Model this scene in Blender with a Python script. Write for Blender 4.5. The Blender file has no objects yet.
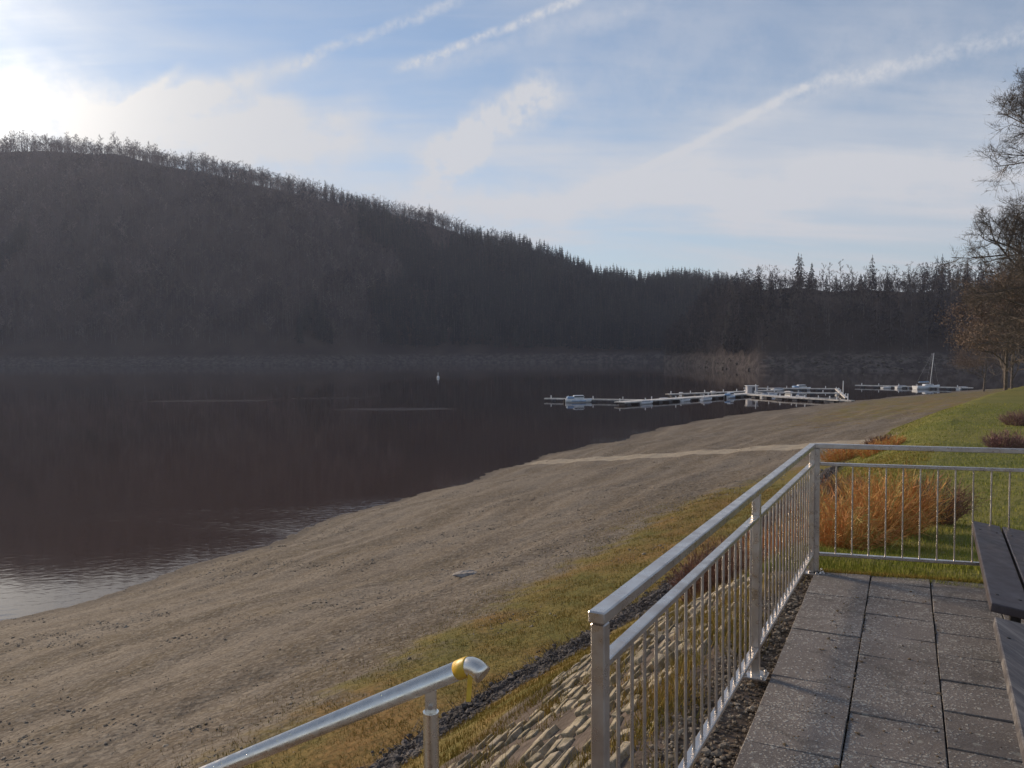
import bpy, math, random
import numpy as np
from mathutils import Vector, Matrix

sc = bpy.context.scene
R = math.radians
rng = np.random.default_rng(7)
random.seed(7)

# ------------------------------------------------------------------ camera
F = 780.0
pitch = math.atan(31/780.0)
cam_d = bpy.data.cameras.new('camera')
cam = bpy.data.objects.new('camera', cam_d)
sc.collection.objects.link(cam)
cam_d.sensor_fit = 'HORIZONTAL'
cam_d.sensor_width = 36.0
cam_d.lens = F/1024*36
cam_d.clip_start = 0.05
cam_d.clip_end = 20000
fw = Vector((0, math.cos(pitch), -math.sin(pitch)))
r0 = Vector((1, 0, 0)); u0 = r0.cross(fw)
roll = 0.006
cr = r0*math.cos(roll) - u0*math.sin(roll)
cu = u0*math.cos(roll) + r0*math.sin(roll)
M = Matrix((( cr.x, cu.x, -fw.x, 0), (cr.y, cu.y, -fw.y, 0), (cr.z, cu.z, -fw.z, 1.7), (0, 0, 0, 1)))
cam.matrix_world = M
sc.camera = cam
sc.render.resolution_x = 1024; sc.render.resolution_y = 768
sc.view_settings.view_transform = 'Standard'
sc.view_settings.look = 'None'
sc.view_settings.gamma = 1
sc.view_settings.exposure = 0.15
sc.view_settings.use_curve_mapping = False
sc.render.engine = 'CYCLES'
sc.cycles.max_bounces = 5
sc.cycles.volume_bounces = 0
sc.cycles.transparent_max_bounces = 6

# ------------------------------------------------------------------ sun + sky
SUN_AZ, SUN_EL = R(-44), R(17)
sun_dir = Vector((math.sin(SUN_AZ)*math.cos(SUN_EL), math.cos(SUN_AZ)*math.cos(SUN_EL), math.sin(SUN_EL)))
sd = bpy.data.lights.new('sun', 'SUN')
sd.energy = 4.2
sd.angle = R(11)
sd.color = (1.0, 0.80, 0.58)
so = bpy.data.objects.new('sun', sd)
so.rotation_euler = sun_dir.to_track_quat('Z', 'Y').to_euler()
sc.collection.objects.link(so)

class NT:
    """small helper to write node trees as expressions"""
    def __init__(s, nt): s.nt = nt
    def n(s, t, **k):
        o = s.nt.nodes.new(t)
        for a, v in k.items(): setattr(o, a, v)
        return o
    def set(s, sock, v):
        if isinstance(v, bpy.types.NodeSocket): s.nt.links.new(v, sock)
        elif isinstance(v, (tuple, list, Vector)) and sock.type == 'RGBA' and len(v) == 3: sock.default_value = (*v, 1)
        else: sock.default_value = v
    def m(s, op, a, b=0.0, c=0.0, clamp=False):
        o = s.n('ShaderNodeMath', operation=op, use_clamp=clamp)
        s.set(o.inputs[0], a); s.set(o.inputs[1], b); s.set(o.inputs[2], c)
        return o.outputs[0]
    def vm(s, op, a, b=(0, 0, 0), out=0):
        o = s.n('ShaderNodeVectorMath', operation=op)
        s.set(o.inputs[0], a)
        if op == 'SCALE': s.set(o.inputs['Scale'], b)
        else: s.set(o.inputs[1], b)
        return o.outputs['Value'] if out == 'v' else o.outputs[0]
    def mr(s, v, a, b, c=0.0, d=1.0, smooth=True):
        o = s.n('ShaderNodeMapRange', interpolation_type='SMOOTHSTEP' if smooth else 'LINEAR')
        for i, x in enumerate((v, a, b, c, d)): s.set(o.inputs[i], x)
        return o.outputs[0]
    def mix(s, f, a, b, mode='MIX'):
        o = s.n('ShaderNodeMix', data_type='RGBA', blend_type=mode)
        s.set(o.inputs[0], f); s.set(o.inputs[6], a); s.set(o.inputs[7], b)
        return o.outputs[2]
    def noise(s, vec, scale, detail=4, rough=0.55, dist=0.0, out=0):
        o = s.n('ShaderNodeTexNoise')
        s.set(o.inputs['Vector'], vec)
        o.inputs['Scale'].default_value = scale; o.inputs['Detail'].default_value = detail
        o.inputs['Roughness'].default_value = rough; o.inputs['Distortion'].default_value = dist
        return o.outputs[out]
    def vor(s, vec, scale, feature='F1', out='Distance', rnd=1.0):
        o = s.n('ShaderNodeTexVoronoi', feature=feature)
        s.set(o.inputs['Vector'], vec); o.inputs['Scale'].default_value = scale
        o.inputs['Randomness'].default_value = rnd
        return o.outputs[out]
    def mapping(s, vec, scale=(1, 1, 1), rot=(0, 0, 0), loc=(0, 0, 0)):
        o = s.n('ShaderNodeMapping')
        s.set(o.inputs[0], vec); o.inputs['Location'].default_value = loc
        o.inputs['Rotation'].default_value = rot; o.inputs['Scale'].default_value = scale
        return o.outputs[0]
    def attr(s, name, out='Fac'):
        return s.n('ShaderNodeAttribute', attribute_name=name).outputs[out]
    def pos(s): return s.n('ShaderNodeNewGeometry').outputs['Position']
    def bump(s, h, strength=0.5, dist=0.02):
        o = s.n('ShaderNodeBump'); s.set(o.inputs['Height'], h)
        s.set(o.inputs['Strength'], strength); o.inputs['Distance'].default_value = dist
        return o.outputs[0]

w = bpy.data.worlds.new('World'); sc.world = w; w.use_nodes = True
wt = w.node_tree; wt.nodes.clear(); g = NT(wt)
sky = g.n('ShaderNodeTexSky', sky_type='NISHITA', sun_disc=False)
sky.sun_elevation = SUN_EL; sky.sun_rotation = SUN_AZ
sky.altitude = 300; sky.air_density = 1.05; sky.dust_density = 0.05; sky.ozone_density = 3.0
D = g.n('ShaderNodeTexCoord').outputs['Generated']
sep = g.n('ShaderNodeSeparateXYZ'); wt.links.new(D, sep.inputs[0])
dz = g.m('MAXIMUM', sep.outputs[2], 0.0)
inv = g.m('DIVIDE', 1.0, g.m('ADD', dz, 0.16))
flat = g.vm('SCALE', D, inv)          # direction projected on a cloud layer

def dirpx(px, py):  # sky direction of a cloud, fixed in the world
    v = fw*F + cr*(px-512) - cu*(py-384)
    return v.normalized()
def contrail(A, B, width, soft_end=0.06, nscale=14, namp=0.35, thick=0.5):
    """a streak of ice cloud lying on the great circle through two sky directions"""
    a, b = dirpx(*A), dirpx(*B)
    nn = a.cross(b).normalized(); mid = (a+b).normalized(); t = nn.cross(mid).normalized()
    half = a.angle(b)/2
    wob = g.m('MULTIPLY', g.m('SUBTRACT', g.noise(D, nscale, 3, .6), 0.5), width*namp*3)
    d = g.m('ABSOLUTE', g.m('ADD', g.vm('DOT_PRODUCT', D, tuple(nn), 'v'), wob))
    s_ = g.vm('DOT_PRODUCT', D, tuple(t), 'v')
    front = g.mr(g.vm('DOT_PRODUCT', D, tuple(mid), 'v'), 0.3, 0.5)
    band = g.mr(d, width, 0.0)
    ends = g.mr(g.m('ABSOLUTE', s_), math.sin(half)+soft_end, math.sin(half)-soft_end*.3)
    puff = g.mr(g.noise(D, nscale*3.5, 5, .7), 0.3, 0.65, 1-thick, 1.0)
    return g.m('MULTIPLY', g.m('MULTIPLY', band, ends), g.m('MULTIPLY', puff, front))

# thin cirrus veil: long streaky noise
nA = g.noise(g.mapping(flat, (0.35, 1.0, 1), (0, 0, R(-28))), 1.6, 6, .58, .6)
nB = g.noise(g.mapping(flat, (0.22, 1.2, 1), (0, 0, R(10))), 3.0, 6, .6, .4)
veil = g.m('ADD', g.m('MULTIPLY', g.mr(nA, 0.38, 0.68), .62), g.m('MULTIPLY', g.mr(nB, 0.42, 0.72), .38))
low = g.mr(dz, 0.42, 0.02)            # the veil thickens where one looks through more of it
veil = g.m('MULTIPLY', veil, g.mr(dz, 0.0, 0.5, 1.0, 0.55))
sunfac = g.m('POWER', g.m('MAXIMUM', g.vm('DOT_PRODUCT', D, tuple(sun_dir), 'v'), 0.0), 14)
sunfac2 = g.m('POWER', g.m('MAXIMUM', g.vm('DOT_PRODUCT', D, tuple(sun_dir), 'v'), 0.0), 44)
fac = g.m('ADD', g.m('ADD', g.m('MULTIPLY', veil, .78), .13), g.m('MULTIPLY', low, .30))
fac = g.m('ADD', fac, g.m('MULTIPLY', sunfac, .18))
def addc(f, c, k): return g.m('ADD', f, g.m('MULTIPLY', c, k))
fac = addc(fac, contrail((592, 196), (805, 88), 0.0085, .04, 16, .45, .6), .42)
fac = addc(fac, contrail((560, 212), (900, 58), 0.026, .10, 9, .5, .5), .20)
fac = addc(fac, contrail((800, 90), (1060, 24), 0.016, .05, 20, .7, .9), .34)
fac = addc(fac, contrail((408, 65), (572, 2), 0.0085, .03, 24, .6, .8), .62)
fac = addc(fac, contrail((430, 62), (640, 5), 0.022, .06, 12, .6, .7), .25)
fac = addc(fac, contrail((300, 62), (450, 2), 0.010, .04, 22, .8, .9), .42)
fac = addc(fac, contrail((100, 128), (300, 62), 0.018, .06, 14, .6, .6), .32)
fac = addc(fac, contrail((432, 170), (548, 92), 0.038, .04, 11, 1.0, .7), .95)
fac = addc(fac, contrail((100, 128), (172, 76), 0.010, .03, 14, .4, .5), .45)
fac = addc(fac, contrail((135, 132), (190, 92), 0.010, .03, 14, .4, .5), .40)
fac = addc(fac, contrail((420, 212), (1100, 160), 0.050, .15, 6, .7), .38)
fac = addc(fac, contrail((450, 200), (760, 190), 0.030, .12, 8, .8), .25)
fac = addc(fac, contrail((-160, 112), (330, 128), 0.058, .14, 7, .8, .5), .70)
fac = addc(fac, contrail((560, 90), (1000, 40), 0.10, .2, 5, .8, .8), .22)
fac = g.m('MINIMUM', fac, 0.96)
CLOUD = 5.2
cloudc = g.mix(sunfac, (CLOUD*.96, CLOUD*.98, CLOUD*1.04), (CLOUD*1.25, CLOUD*1.2, CLOUD*1.12))
cloudc = g.mix(sunfac2, cloudc, (CLOUD*3.6, CLOUD*3.4, CLOUD*3.1))
skyc = g.mix(fac, sky.outputs[0], cloudc)
bg = g.n('ShaderNodeBackground'); g.set(bg.inputs[0], skyc); bg.inputs[1].default_value = 0.118
wo = g.n('ShaderNodeOutputWorld'); wt.links.new(bg.outputs[0], wo.inputs[0])

# ------------------------------------------------------------------ helpers
def col(o): sc.collection.objects.link(o); return o
def tag(o, label=None, cat=None, group=None, kind=None):
    if label: o['label'] = label
    if cat: o['category'] = cat
    if group: o['group'] = group
    if kind: o['kind'] = kind
    return o
def empty(name, loc, label=None, cat=None, group=None, rz=0):
    o = bpy.data.objects.new(name, None); o.empty_display_size = .2
    o.location = loc; o.rotation_euler = (0, 0, rz); col(o)
    return tag(o, label, cat, group)
def np_mesh(name, V, Fc, mats=None, smooth=False, fmat=None):
    """mesh from numpy arrays; faces all of the same size"""
    me = bpy.data.meshes.new(name)
    V = np.asarray(V, np.float32); Fc = np.asarray(Fc, np.int32)
    k = Fc.shape[1]
    me.vertices.add(len(V)); me.vertices.foreach_set('co', V.ravel())
    me.loops.add(Fc.size); me.loops.foreach_set('vertex_index', Fc.ravel())
    me.polygons.add(len(Fc)); me.polygons.foreach_set('loop_start', np.arange(0, Fc.size, k, dtype=np.int32))
    me.polygons.foreach_set('use_smooth', np.full(len(Fc), smooth))
    if fmat is not None: me.polygons.foreach_set('material_index', np.asarray(fmat, np.int32))
    for m_ in (mats if isinstance(mats, (list, tuple)) else [mats]):
        if m_: me.materials.append(m_)
    me.update(calc_edges=True); me.validate()
    return me
def add(name, me, parent=None):
    o = bpy.data.objects.new(name, me); col(o)
    if parent: o.parent = parent
    return o

class MB:
    def __init__(s): s.v = []; s.f = []; s.sm = []
    def face(s, *i): s.f.append(tuple(i)); s.sm.append(False)
    def box(s, c, dx, dy, dz, X=(1, 0, 0), Y=(0, 1, 0), Z=(0, 0, 1), bev=0.0):
        c, X, Y, Z = Vector(c), Vector(X), Vector(Y), Vector(Z)
        if bev <= 0:
            n = len(s.v)
            for i in (-1, 1):
                for j in (-1, 1):
                    for k in (-1, 1): s.v.append(c+X*(i*dx/2)+Y*(j*dy/2)+Z*(k*dz/2))
            for q in ((0, 1, 3, 2), (4, 6, 7, 5), (0, 4, 5, 1), (2, 3, 7, 6), (0, 2, 6, 4), (1, 5, 7, 3)): s.face(*[n+t for t in q])
            return
        h = (dx/2, dy/2, dz/2); n = len(s.v); idx = {}
        for i in (-1, 1):
            for j in (-1, 1):
                for k in (-1, 1):
                    for a in range(3):
                        e = [h[0]-bev, h[1]-bev, h[2]-bev]; e[a] = h[a]
                        idx[(i, j, k, a)] = len(s.v)
                        s.v.append(c+X*(i*e[0])+Y*(j*e[1])+Z*(k*e[2]))
        sg = [(-1, -1), (1, -1), (1, 1), (-1, 1)]
        for a in range(3):
            for sgn in (-1, 1):
                q = []
                for p in sg:
                    t = list(p); t.insert(a, sgn); q.append(idx[(*t, a)])
                if (sgn < 0) ^ (a == 1): q = q[::-1]
                s.face(*q)
        for a in range(3):
            b_, c_ = [x for x in range(3) if x != a]
            for p in sg:
                t0 = list(p); t0.insert(a, -1); t1 = list(p); t1.insert(a, 1)
                q = [idx[(*t0, b_)], idx[(*t1, b_)], idx[(*t1, c_)], idx[(*t0, c_)]]
                s.face(*q)
        for i in (-1, 1):
            for j in (-1, 1):
                for k in (-1, 1): s.face(idx[(i, j, k, 0)], idx[(i, j, k, 1)], idx[(i, j, k, 2)])
    def beam(s, p, q, wd, ht, bev=0.0, up=(0, 0, 1)):
        p, q = Vector(p), Vector(q); Y = (q-p); L = Y.length; Y.normalize()
        X = Y.cross(Vector(up)).normalized(); Z = X.cross(Y)
        s.box((p+q)/2, wd, L, ht, X, Y, Z, bev)
    def tube(s, pts, rad, n=8, cap=True, smooth=True):
        pts = [Vector(p) for p in pts]
        if not isinstance(rad, (list, tuple)): rad = [rad]*len(pts)
        base = len(s.v); ref = None
        for i, p in enumerate(pts):
            t = (pts[min(i+1, len(pts)-1)]-pts[max(i-1, 0)]).normalized()
            if ref is None: ref = Vector((0, 0, 1)) if abs(t.z) < .9 else Vector((1, 0, 0))
            x = t.cross(ref).normalized(); y = x.cross(t).normalized(); ref = y
            for k in range(n):
                an = 2*math.pi*k/n
                s.v.append(p+(x*math.cos(an)+y*math.sin(an))*rad[i])
        for i in range(len(pts)-1):
            for k in range(n):
                a = base+i*n+k; b = base+i*n+(k+1) % n
                s.f.append((a, b, b+n, a+n)); s.sm.append(smooth)
        if cap:
            s.f.append(tuple(base+k for k in range(n))[::-1]); s.sm.append(False)
            e = base+(len(pts)-1)*n
            s.f.append(tuple(e+k for k in range(n))); s.sm.append(False)
    def build(s, name, mt, parent=None):
        import bmesh
        me = bpy.data.meshes.new(name)
        me.from_pydata([tuple(v) for v in s.v], [], s.f)
        me.polygons.foreach_set('use_smooth', s.sm)
        bm = bmesh.new(); bm.from_mesh(me); bmesh.ops.recalc_face_normals(bm, faces=bm.faces); bm.to_mesh(me); bm.free()
        me.materials.append(mt); me.update()
        return add(name, me, parent)

def mat(name, fn, rough=0.8, metallic=0.0, spec=0.5):
    m_ = bpy.data.materials.new(name); m_.use_nodes = True
    nt = m_.node_tree; nt.nodes.clear(); g_ = NT(nt)
    b = g_.n('ShaderNodeBsdfPrincipled'); o = g_.n('ShaderNodeOutputMaterial')
    nt.links.new(b.outputs[0], o.inputs[0])
    b.inputs['Roughness'].default_value = rough; b.inputs['Metallic'].default_value = metallic
    b.inputs['Specular IOR Level'].default_value = spec
    fn(g_, b)
    return m_
def two(c1, c2, scale=5, detail=4, lo=.35, hi=.65, bump=0.0, bscale=40, bdist=.01, obj=False, rvar=0.0):
    def fn(g_, b):
        p = g_.n('ShaderNodeTexCoord').outputs['Object'] if obj else g_.pos()
        f_ = g_.mr(g_.noise(p, scale, detail), lo, hi)
        c = g_.mix(f_, c1, c2)
        if rvar:
            oi = g_.n('ShaderNodeObjectInfo').outputs['Random']
            c = g_.mix(g_.m('MULTIPLY', oi, rvar), c, (c1[0]*.4, c1[1]*.4, c1[2]*.4))
        g_.set(b.inputs['Base Color'], c)
        if bump: g_.set(b.inputs['Normal'], g_.bump(g_.noise(p, bscale, 4), bump, bdist))
    return fn

# ------------------------------------------------------------------ site frame and terrain
UX, UY, NX, NY, PX, PY = .475, .880, -.880, .475, .24, 2.13
WATER = -7.8
def ab(x, y): return (x-PX)*UX+(y-PY)*UY, (x-PX)*NX+(y-PY)*NY
def xy(a, b): return PX+a*UX+b*NX, PY+a*UY+b*NY
SA_ = [-400, -60, -10, 0, 7, 11.5, 20, 31, 41, 48, 71, 95, 130, 200, 400]
BT_ = [4.9, 4.9, 4.9, 4.9, 4.45, 3.85, 3.2, 2.7, 1.9, 1.6, -2.6, -6.5, -14, -40, -140]
BC_ = [.35, .35, .35, .35, .3, .0, -.6, -1.2, -1.8, -2.2, -5.5, -10, -18, -46, -150]
ZT_ = [-3, -3, -3, -3, -3, -3, -3, -3, -3, -3, -2.95, -3, -3.6, -5, -5]
ZC_ = [-.06, -.06, -.06, -.06, -.2, -.4, -.8, -1.1, -1.3, -1.45, -1.75, -2.15, -3, -4.5, -4.5]
ZA_ = [-400, 4.6, 5.6, 7, 9, 12, 20, 31, 41, 48, 71, 95, 130, 200, 400]
ZC2 = [-.06, -.06, -.16, -.48, -.80, -1.05, -1.35, -1.5, -1.55, -1.6, -1.7, -1.95, -3, -4.5, -4.5]
SHA = [-400, -60, 13.4, 57.3, 106, 158.8, 217.6, 300, 400]
SHB = [60, 32, 28.1, 30.5, 27.7, 13, -11, -60, -130]
def sn(x, y, s, seed=0):
    """cheap smooth pseudo-noise, about -1..1"""
    x = x*s+seed*7.3; y = y*s-seed*3.1
    return (np.sin(x*1.0+1.7*np.sin(y*.8+.5))+np.sin(y*1.3+1.3*np.sin(x*.9+2.1))+np.sin((x+y)*.71+np.sin(x*1.9-y)))/3
def prof(x, y):
    a, b = ab(x, y)
    bt = np.interp(a, SA_, BT_); bc = np.interp(a, SA_, BC_)
    zt = np.interp(a, SA_, ZT_); zc = np.interp(a, ZA_, ZC2); bs = np.interp(a, SHA, SHB)
    bs = bs + .5*np.sin(a*.22)+.35*np.sin(a*.61+1)
    return a, b, bt, bc, zt, zc, bs
def H(x, y):
    x = np.asarray(x, float); y = np.asarray(y, float)
    a, b, bt, bc, zt, zc, bs = prof(x, y)
    z1 = zc+np.minimum((bc-b)*.012, 1.5)+np.where(a > 5, .05*sn(x, y, .5, 1)*np.clip((a-5)/6, 0, 1), 0)
    t = np.clip((b-bc)/(bt-bc), 0, 1)
    wr = np.clip((a-10)/12, 0, 1); z2 = zc+(zt-zc)*(t*(1-wr)+wr*t*t*(2.1-1.1*t))
    t3 = (b-bt)/(bs-bt)
    z3 = zt+(WATER-zt)*t3
    amp = np.clip(t3*6, 0, 1)*np.clip((1.15-t3)*5, .25, 1)
    z3 = z3+amp*(.05*sn(x, y, .35, 2)+.018*sn(x, y, 1.1, 3)+.014*sn(x, y, 3.3, 4)+.035*np.sin(z3*8.5+sn(x, y, .12, 5)*2)+.02*np.sin(z3*19+sn(x, y, .2, 6)*2))
    z3 = np.maximum(z3, -11.5)
    return np.where(b < bc, z1, np.where(b < bt, z2, z3))
def Hs(a, b):
    x, y = xy(a, b); return x, y, float(H(x, y))

# ------------------------------------------------------------------ materials
def m_ground(g_, b):
    p = g_.pos()
    gr, pa, wet, dirt = g_.attr('grass'), g_.attr('path'), g_.attr('wet'), g_.attr('dirt')
    sp = g_.n('ShaderNodeSeparateXYZ'); g_.set(sp.inputs[0], p)
    big = g_.noise(p, .16, 4, .6); med = g_.noise(p, 1.1, 5, .65); fine = g_.noise(p, 14, 4, .7)
    # strand lines left by the falling water run along the contours
    lvl = g_.m('ADD', g_.m('MULTIPLY', sp.outputs[2], 2.0), g_.m('MULTIPLY', g_.noise(p, .18, 3), .9))
    cv = g_.n('ShaderNodeCombineXYZ'); g_.set(cv.inputs[2], lvl)
    g_.set(cv.inputs[0], g_.m('MULTIPLY', sp.outputs[0], .05)); g_.set(cv.inputs[1], g_.m('MULTIPLY', sp.outputs[1], .05))
    lines = g_.noise(cv.outputs[0], 2.2, 5, .65)
    c = g_.mix(g_.mr(big, .35, .68), (.122, .092, .064), (.100, .081, .066))
    c = g_.mix(g_.m('MULTIPLY', g_.mr(lines, .46, .60), .7), c, (.205, .172, .136))
    c = g_.mix(g_.m('MULTIPLY', g_.mr(lines, .50, .38), .7), c, (.095, .070, .042))
    c = g_.mix(g_.m('MULTIPLY', g_.mr(med, .5, .72), .5), c, (.15, .11, .055))
    v = g_.vor(p, 9, out='Color'); sv = g_.n('ShaderNodeSeparateColor'); g_.set(sv.inputs[0], v)
    c = g_.mix(g_.m('MULTIPLY', g_.mr(sv.outputs[0], .55, 1.0), .55), c, (.27, .23, .18))
    c = g_.mix(g_.m('MULTIPLY', g_.mr(sv.outputs[1], .6, 1.0), .6), c, (.10, .08, .065))
    c = g_.mix(g_.m('MULTIPLY', g_.mr(fine, .48, .7), .35), c, (.21, .175, .13))
    v6 = g_.vor(p, 22, out='Color'); s6 = g_.n('ShaderNodeSeparateColor'); g_.set(s6.inputs[0], v6)
    c = g_.mix(g_.m('MULTIPLY', g_.mr(s6.outputs[0], .6, .95), .5), c, (.27, .235, .19))
    c = g_.mix(g_.m('MULTIPLY', g_.mr(s6.outputs[1], .6, .95), .5), c, (.07, .055, .042))
    # grass
    gc = g_.mix(g_.mr(med, .35, .66), (.135, .118, .026), (.20, .145, .036))
    gc = g_.mix(g_.mr(g_.noise(p, .33, 4, .6), .45, .68), gc, (.22, .125, .040))
    gg = g_.mix(g_.mr(big, .35, .6), (.140, .148, .032), (.200, .182, .045))
    gc = g_.mix(g_.attr('lawn'), gc, g_.mix(g_.m('MULTIPLY', g_.mr(med, .5, .75), .5), gg, (.20, .17, .05)))
    gc = g_.mix(g_.m('MULTIPLY', g_.mr(fine, .4, .65), .45), gc, (.07, .075, .02))
    gn = g_.m('ADD', gr, g_.m('MULTIPLY', g_.m('SUBTRACT', g_.noise(p, .8, 6, .72), .5), 1.5))
    gm = g_.mr(gn, .35, .75)
    gm = g_.m('MULTIPLY', gm, g_.mr(gr, .02, .2))
    c = g_.mix(gm, c, gc)
    # track of compacted gravel
    pn = g_.m('ADD', pa, g_.m('MULTIPLY', g_.m('SUBTRACT', g_.noise(p, .5, 3, .6), .5), .5))
    c = g_.mix(g_.mr(pn, .25, .7), c, g_.mix(g_.mr(med, .3, .7), (.36, .31, .24), (.27, .225, .17)))
    dc = g_.mix(g_.mr(g_.noise(p, 6, 5, .7), .35, .65), (.055, .042, .034), (.13, .10, .085))
    c = g_.mix(dirt, c, dc)
    c = g_.mix(g_.m('MULTIPLY', wet, .6), c, (.075, .062, .055))
    g_.set(b.inputs['Base Color'], c)
    hgt = g_.m('ADD', g_.m('MULTIPLY', med, .6), g_.m('ADD', g_.m('MULTIPLY', fine, .25), g_.m('MULTIPLY', g_.vor(p, 7), .35)))
    hgt = g_.m('ADD', hgt, g_.m('MULTIPLY', lines, 1.6))
    g_.set(b.inputs['Normal'], g_.bump(hgt, .6, .09))
M_ground = mat('ground', m_ground, .95, spec=.2)

def m_water(g_, b):
    p = g_.pos()
    b.inputs['IOR'].default_value = 1.33
    g_.set(b.inputs['Base Color'], g_.mix(g_.mr(g_.noise(p, .012, 3), .4, .6), (.045, .024, .017), (.032, .019, .015)))
    r1 = g_.noise(g_.mapping(p, (1, 1.7, 1), (0, 0, R(-20))), 1.9, 3, .5, .3)
    r2 = g_.noise(p, .35, 3, .5)
    near = g_.mr(g_.vm('LENGTH', g_.vm('MULTIPLY', p, (1, 1, 0)), out='v'), 30, 110, .75, .10)
    gust = g_.mr(g_.noise(g_.mapping(p, (.5, 2.0, 1)), .02, 3), .50, .70, .15, 1.0)
    hgt = g_.m('MULTIPLY', g_.m('ADD', r1, g_.m('MULTIPLY', r2, 1.4)), g_.m('MULTIPLY', near, gust))
    g_.set(b.inputs['Normal'], g_.bump(hgt, 1.0, .035))
    # two long wind-ruffled patches off the beach
    sp = g_.n('ShaderNodeSeparateXYZ'); g_.set(sp.inputs[0], p)
    ruff = 0.0
    for (cx, cy, rx, ry) in ((-63, 160.5, 18, 4.5), (-20, 133.5, 14, 4.0), (-40, 168, 16, 1.5)):
        ex = g_.m('DIVIDE', g_.m('SUBTRACT', sp.outputs[0], cx), rx); ey = g_.m('DIVIDE', g_.m('SUBTRACT', sp.outputs[1], cy), ry)
        q = g_.m('ADD', g_.m('ADD', g_.m('MULTIPLY', ex, ex), g_.m('MULTIPLY', ey, ey)), g_.m('MULTIPLY', g_.noise(p, .5, 3), .8))
        ruff = g_.m('ADD', ruff, g_.mr(q, 1.5, .7))
    g_.set(b.inputs['Roughness'], g_.m('ADD', g_.m('MULTIPLY', g_.m('MINIMUM', ruff, 1.0), .15), g_.m('ADD', .035, g_.m('MULTIPLY', gust, .03))))
M_water = mat('water', m_water, .04, spec=.5)

def m_steel(g_, b):
    p = g_.pos()
    f_ = g_.noise(p, 9, 5, .65)
    g_.set(b.inputs['Base Color'], g_.mix(g_.mr(f_, .35, .65), (.50, .455, .42), (.62, .585, .55)))
    g_.set(b.inputs['Roughness'], g_.mr(g_.noise(p, 22, 4, .6), .3, .7, .24, .42))
    g_.set(b.inputs['Normal'], g_.bump(g_.noise(p, 160, 2), .08, .001))
M_steel = mat('galvanised_steel', m_steel, .4, metallic=.9)
M_pipe = mat('brushed_pipe', lambda g_, b: (g_.set(b.inputs['Base Color'], g_.mix(g_.mr(g_.noise(g_.pos(), 14, 4), .35, .7), (.90, .84, .74), (.76, .71, .63))),
             g_.set(b.inputs['Roughness'], g_.mr(g_.noise(g_.pos(), 40, 3), .3, .7, .20, .36))), .3, metallic=1.0)
M_tape = mat('yellow_tape', two((.62, .38, .03), (.72, .48, .06), 30, obj=False, bump=.3, bscale=90, bdist=.002), .45)

def m_slab(g_, b):
    p = g_.pos()
    rnd = g_.attr('shade')
    base = g_.mix(g_.mr(g_.noise(p, 1.6, 5, .6), .35, .68), (.150, .128, .114), (.215, .188, .172))
    base = g_.mix(g_.m('MULTIPLY', rnd, .45), base, (.085, .078, .08))
    grn = g_.mr(g_.noise(p, 1.1, 4, .6), .55, .75)
    base = g_.mix(g_.m('MULTIPLY', grn, .5), base, (.085, .085, .06))
    fine = g_.noise(p, 120, 3, .7)
    base = g_.mix(g_.m('MULTIPLY', g_.mr(fine, .42, .62), .5), base, (.22, .20, .19))
    pd = g_.vm('ADD', p, g_.vm('SCALE', g_.noise(p, 50, 2, out=1), .018))
    v = g_.vor(pd, 62); cell = g_.vor(pd, 62, out='Color'); sc_ = g_.n('ShaderNodeSeparateColor'); g_.set(sc_.inputs[0], cell)
    dens = g_.mr(g_.noise(p, 2.0, 4, .6), .38, .66, .16, .75)
    lich = g_.m('MULTIPLY', g_.mr(v, .50, .30), g_.m('GREATER_THAN', dens, sc_.outputs[0]))
    base = g_.mix(g_.m('MULTIPLY', lich, .75), base, (.42, .41, .38))
    v2 = g_.vor(pd, 17); c2 = g_.vor(pd, 17, out='Color'); s2 = g_.n('ShaderNodeSeparateColor'); g_.set(s2.inputs[0], c2)
    l2 = g_.m('MULTIPLY', g_.mr(g_.m('ADD', v2, g_.m('MULTIPLY', g_.noise(p, 70, 3), .5)), .62, .48), g_.m('GREATER_THAN', .16, s2.outputs[0]))
    base = g_.mix(g_.m('MULTIPLY', l2, .55), base, (.36, .355, .32))
    v3 = g_.vor(pd, 130); c3 = g_.vor(pd, 130, out='Color'); s3 = g_.n('ShaderNodeSeparateColor'); g_.set(s3.inputs[0], c3)
    l3 = g_.m('MULTIPLY', g_.mr(v3, .55, .35), g_.m('GREATER_THAN', g_.m('MULTIPLY', dens, .7), s3.outputs[0]))
    base = g_.mix(g_.m('MULTIPLY', l3, .55), base, (.36, .34, .31))
    stain = g_.mr(g_.noise(p, 3.2, 6, .7, .8), .52, .66)
    base = g_.mix(g_.m('MULTIPLY', stain, .55), base, (.075, .066, .058))
    g_.set(b.inputs['Base Color'], base)
    g_.set(b.inputs['Normal'], g_.bump(g_.m('ADD', g_.m('ADD', fine, g_.m('MULTIPLY', g_.noise(p, 18, 4), .9)), lich), .55, .004))
M_slab = mat('concrete_slab', m_slab, .88, spec=.35)
M_conc = mat('rough_concrete', two((.20, .185, .165), (.32, .30, .27), 4, bump=.5, bscale=35, bdist=.01), .9)
M_stone = mat('revetment_stone', lambda g_, b: (
    g_.set(b.inputs['Base Color'], g_.mix(g_.mr(g_.noise(g_.pos(), 5, 6, .75), .40, .62), g_.mix(g_.mr(g_.noise(g_.pos(), .9, 3), .4, .6), (.44, .37, .26), (.34, .29, .22)), (.18, .15, .09))),
    g_.set(b.inputs['Normal'], g_.bump(g_.noise(g_.pos(), 16, 5, .7), .8, .03))), .9)
M_rubble = mat('dark_rubble', two((.045, .038, .036), (.13, .115, .11), 6, bump=.8, bscale=25, bdist=.03), .9)
M_litter = mat('litter', two((.07, .05, .03), (.20, .14, .08), 30), .9)
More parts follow.
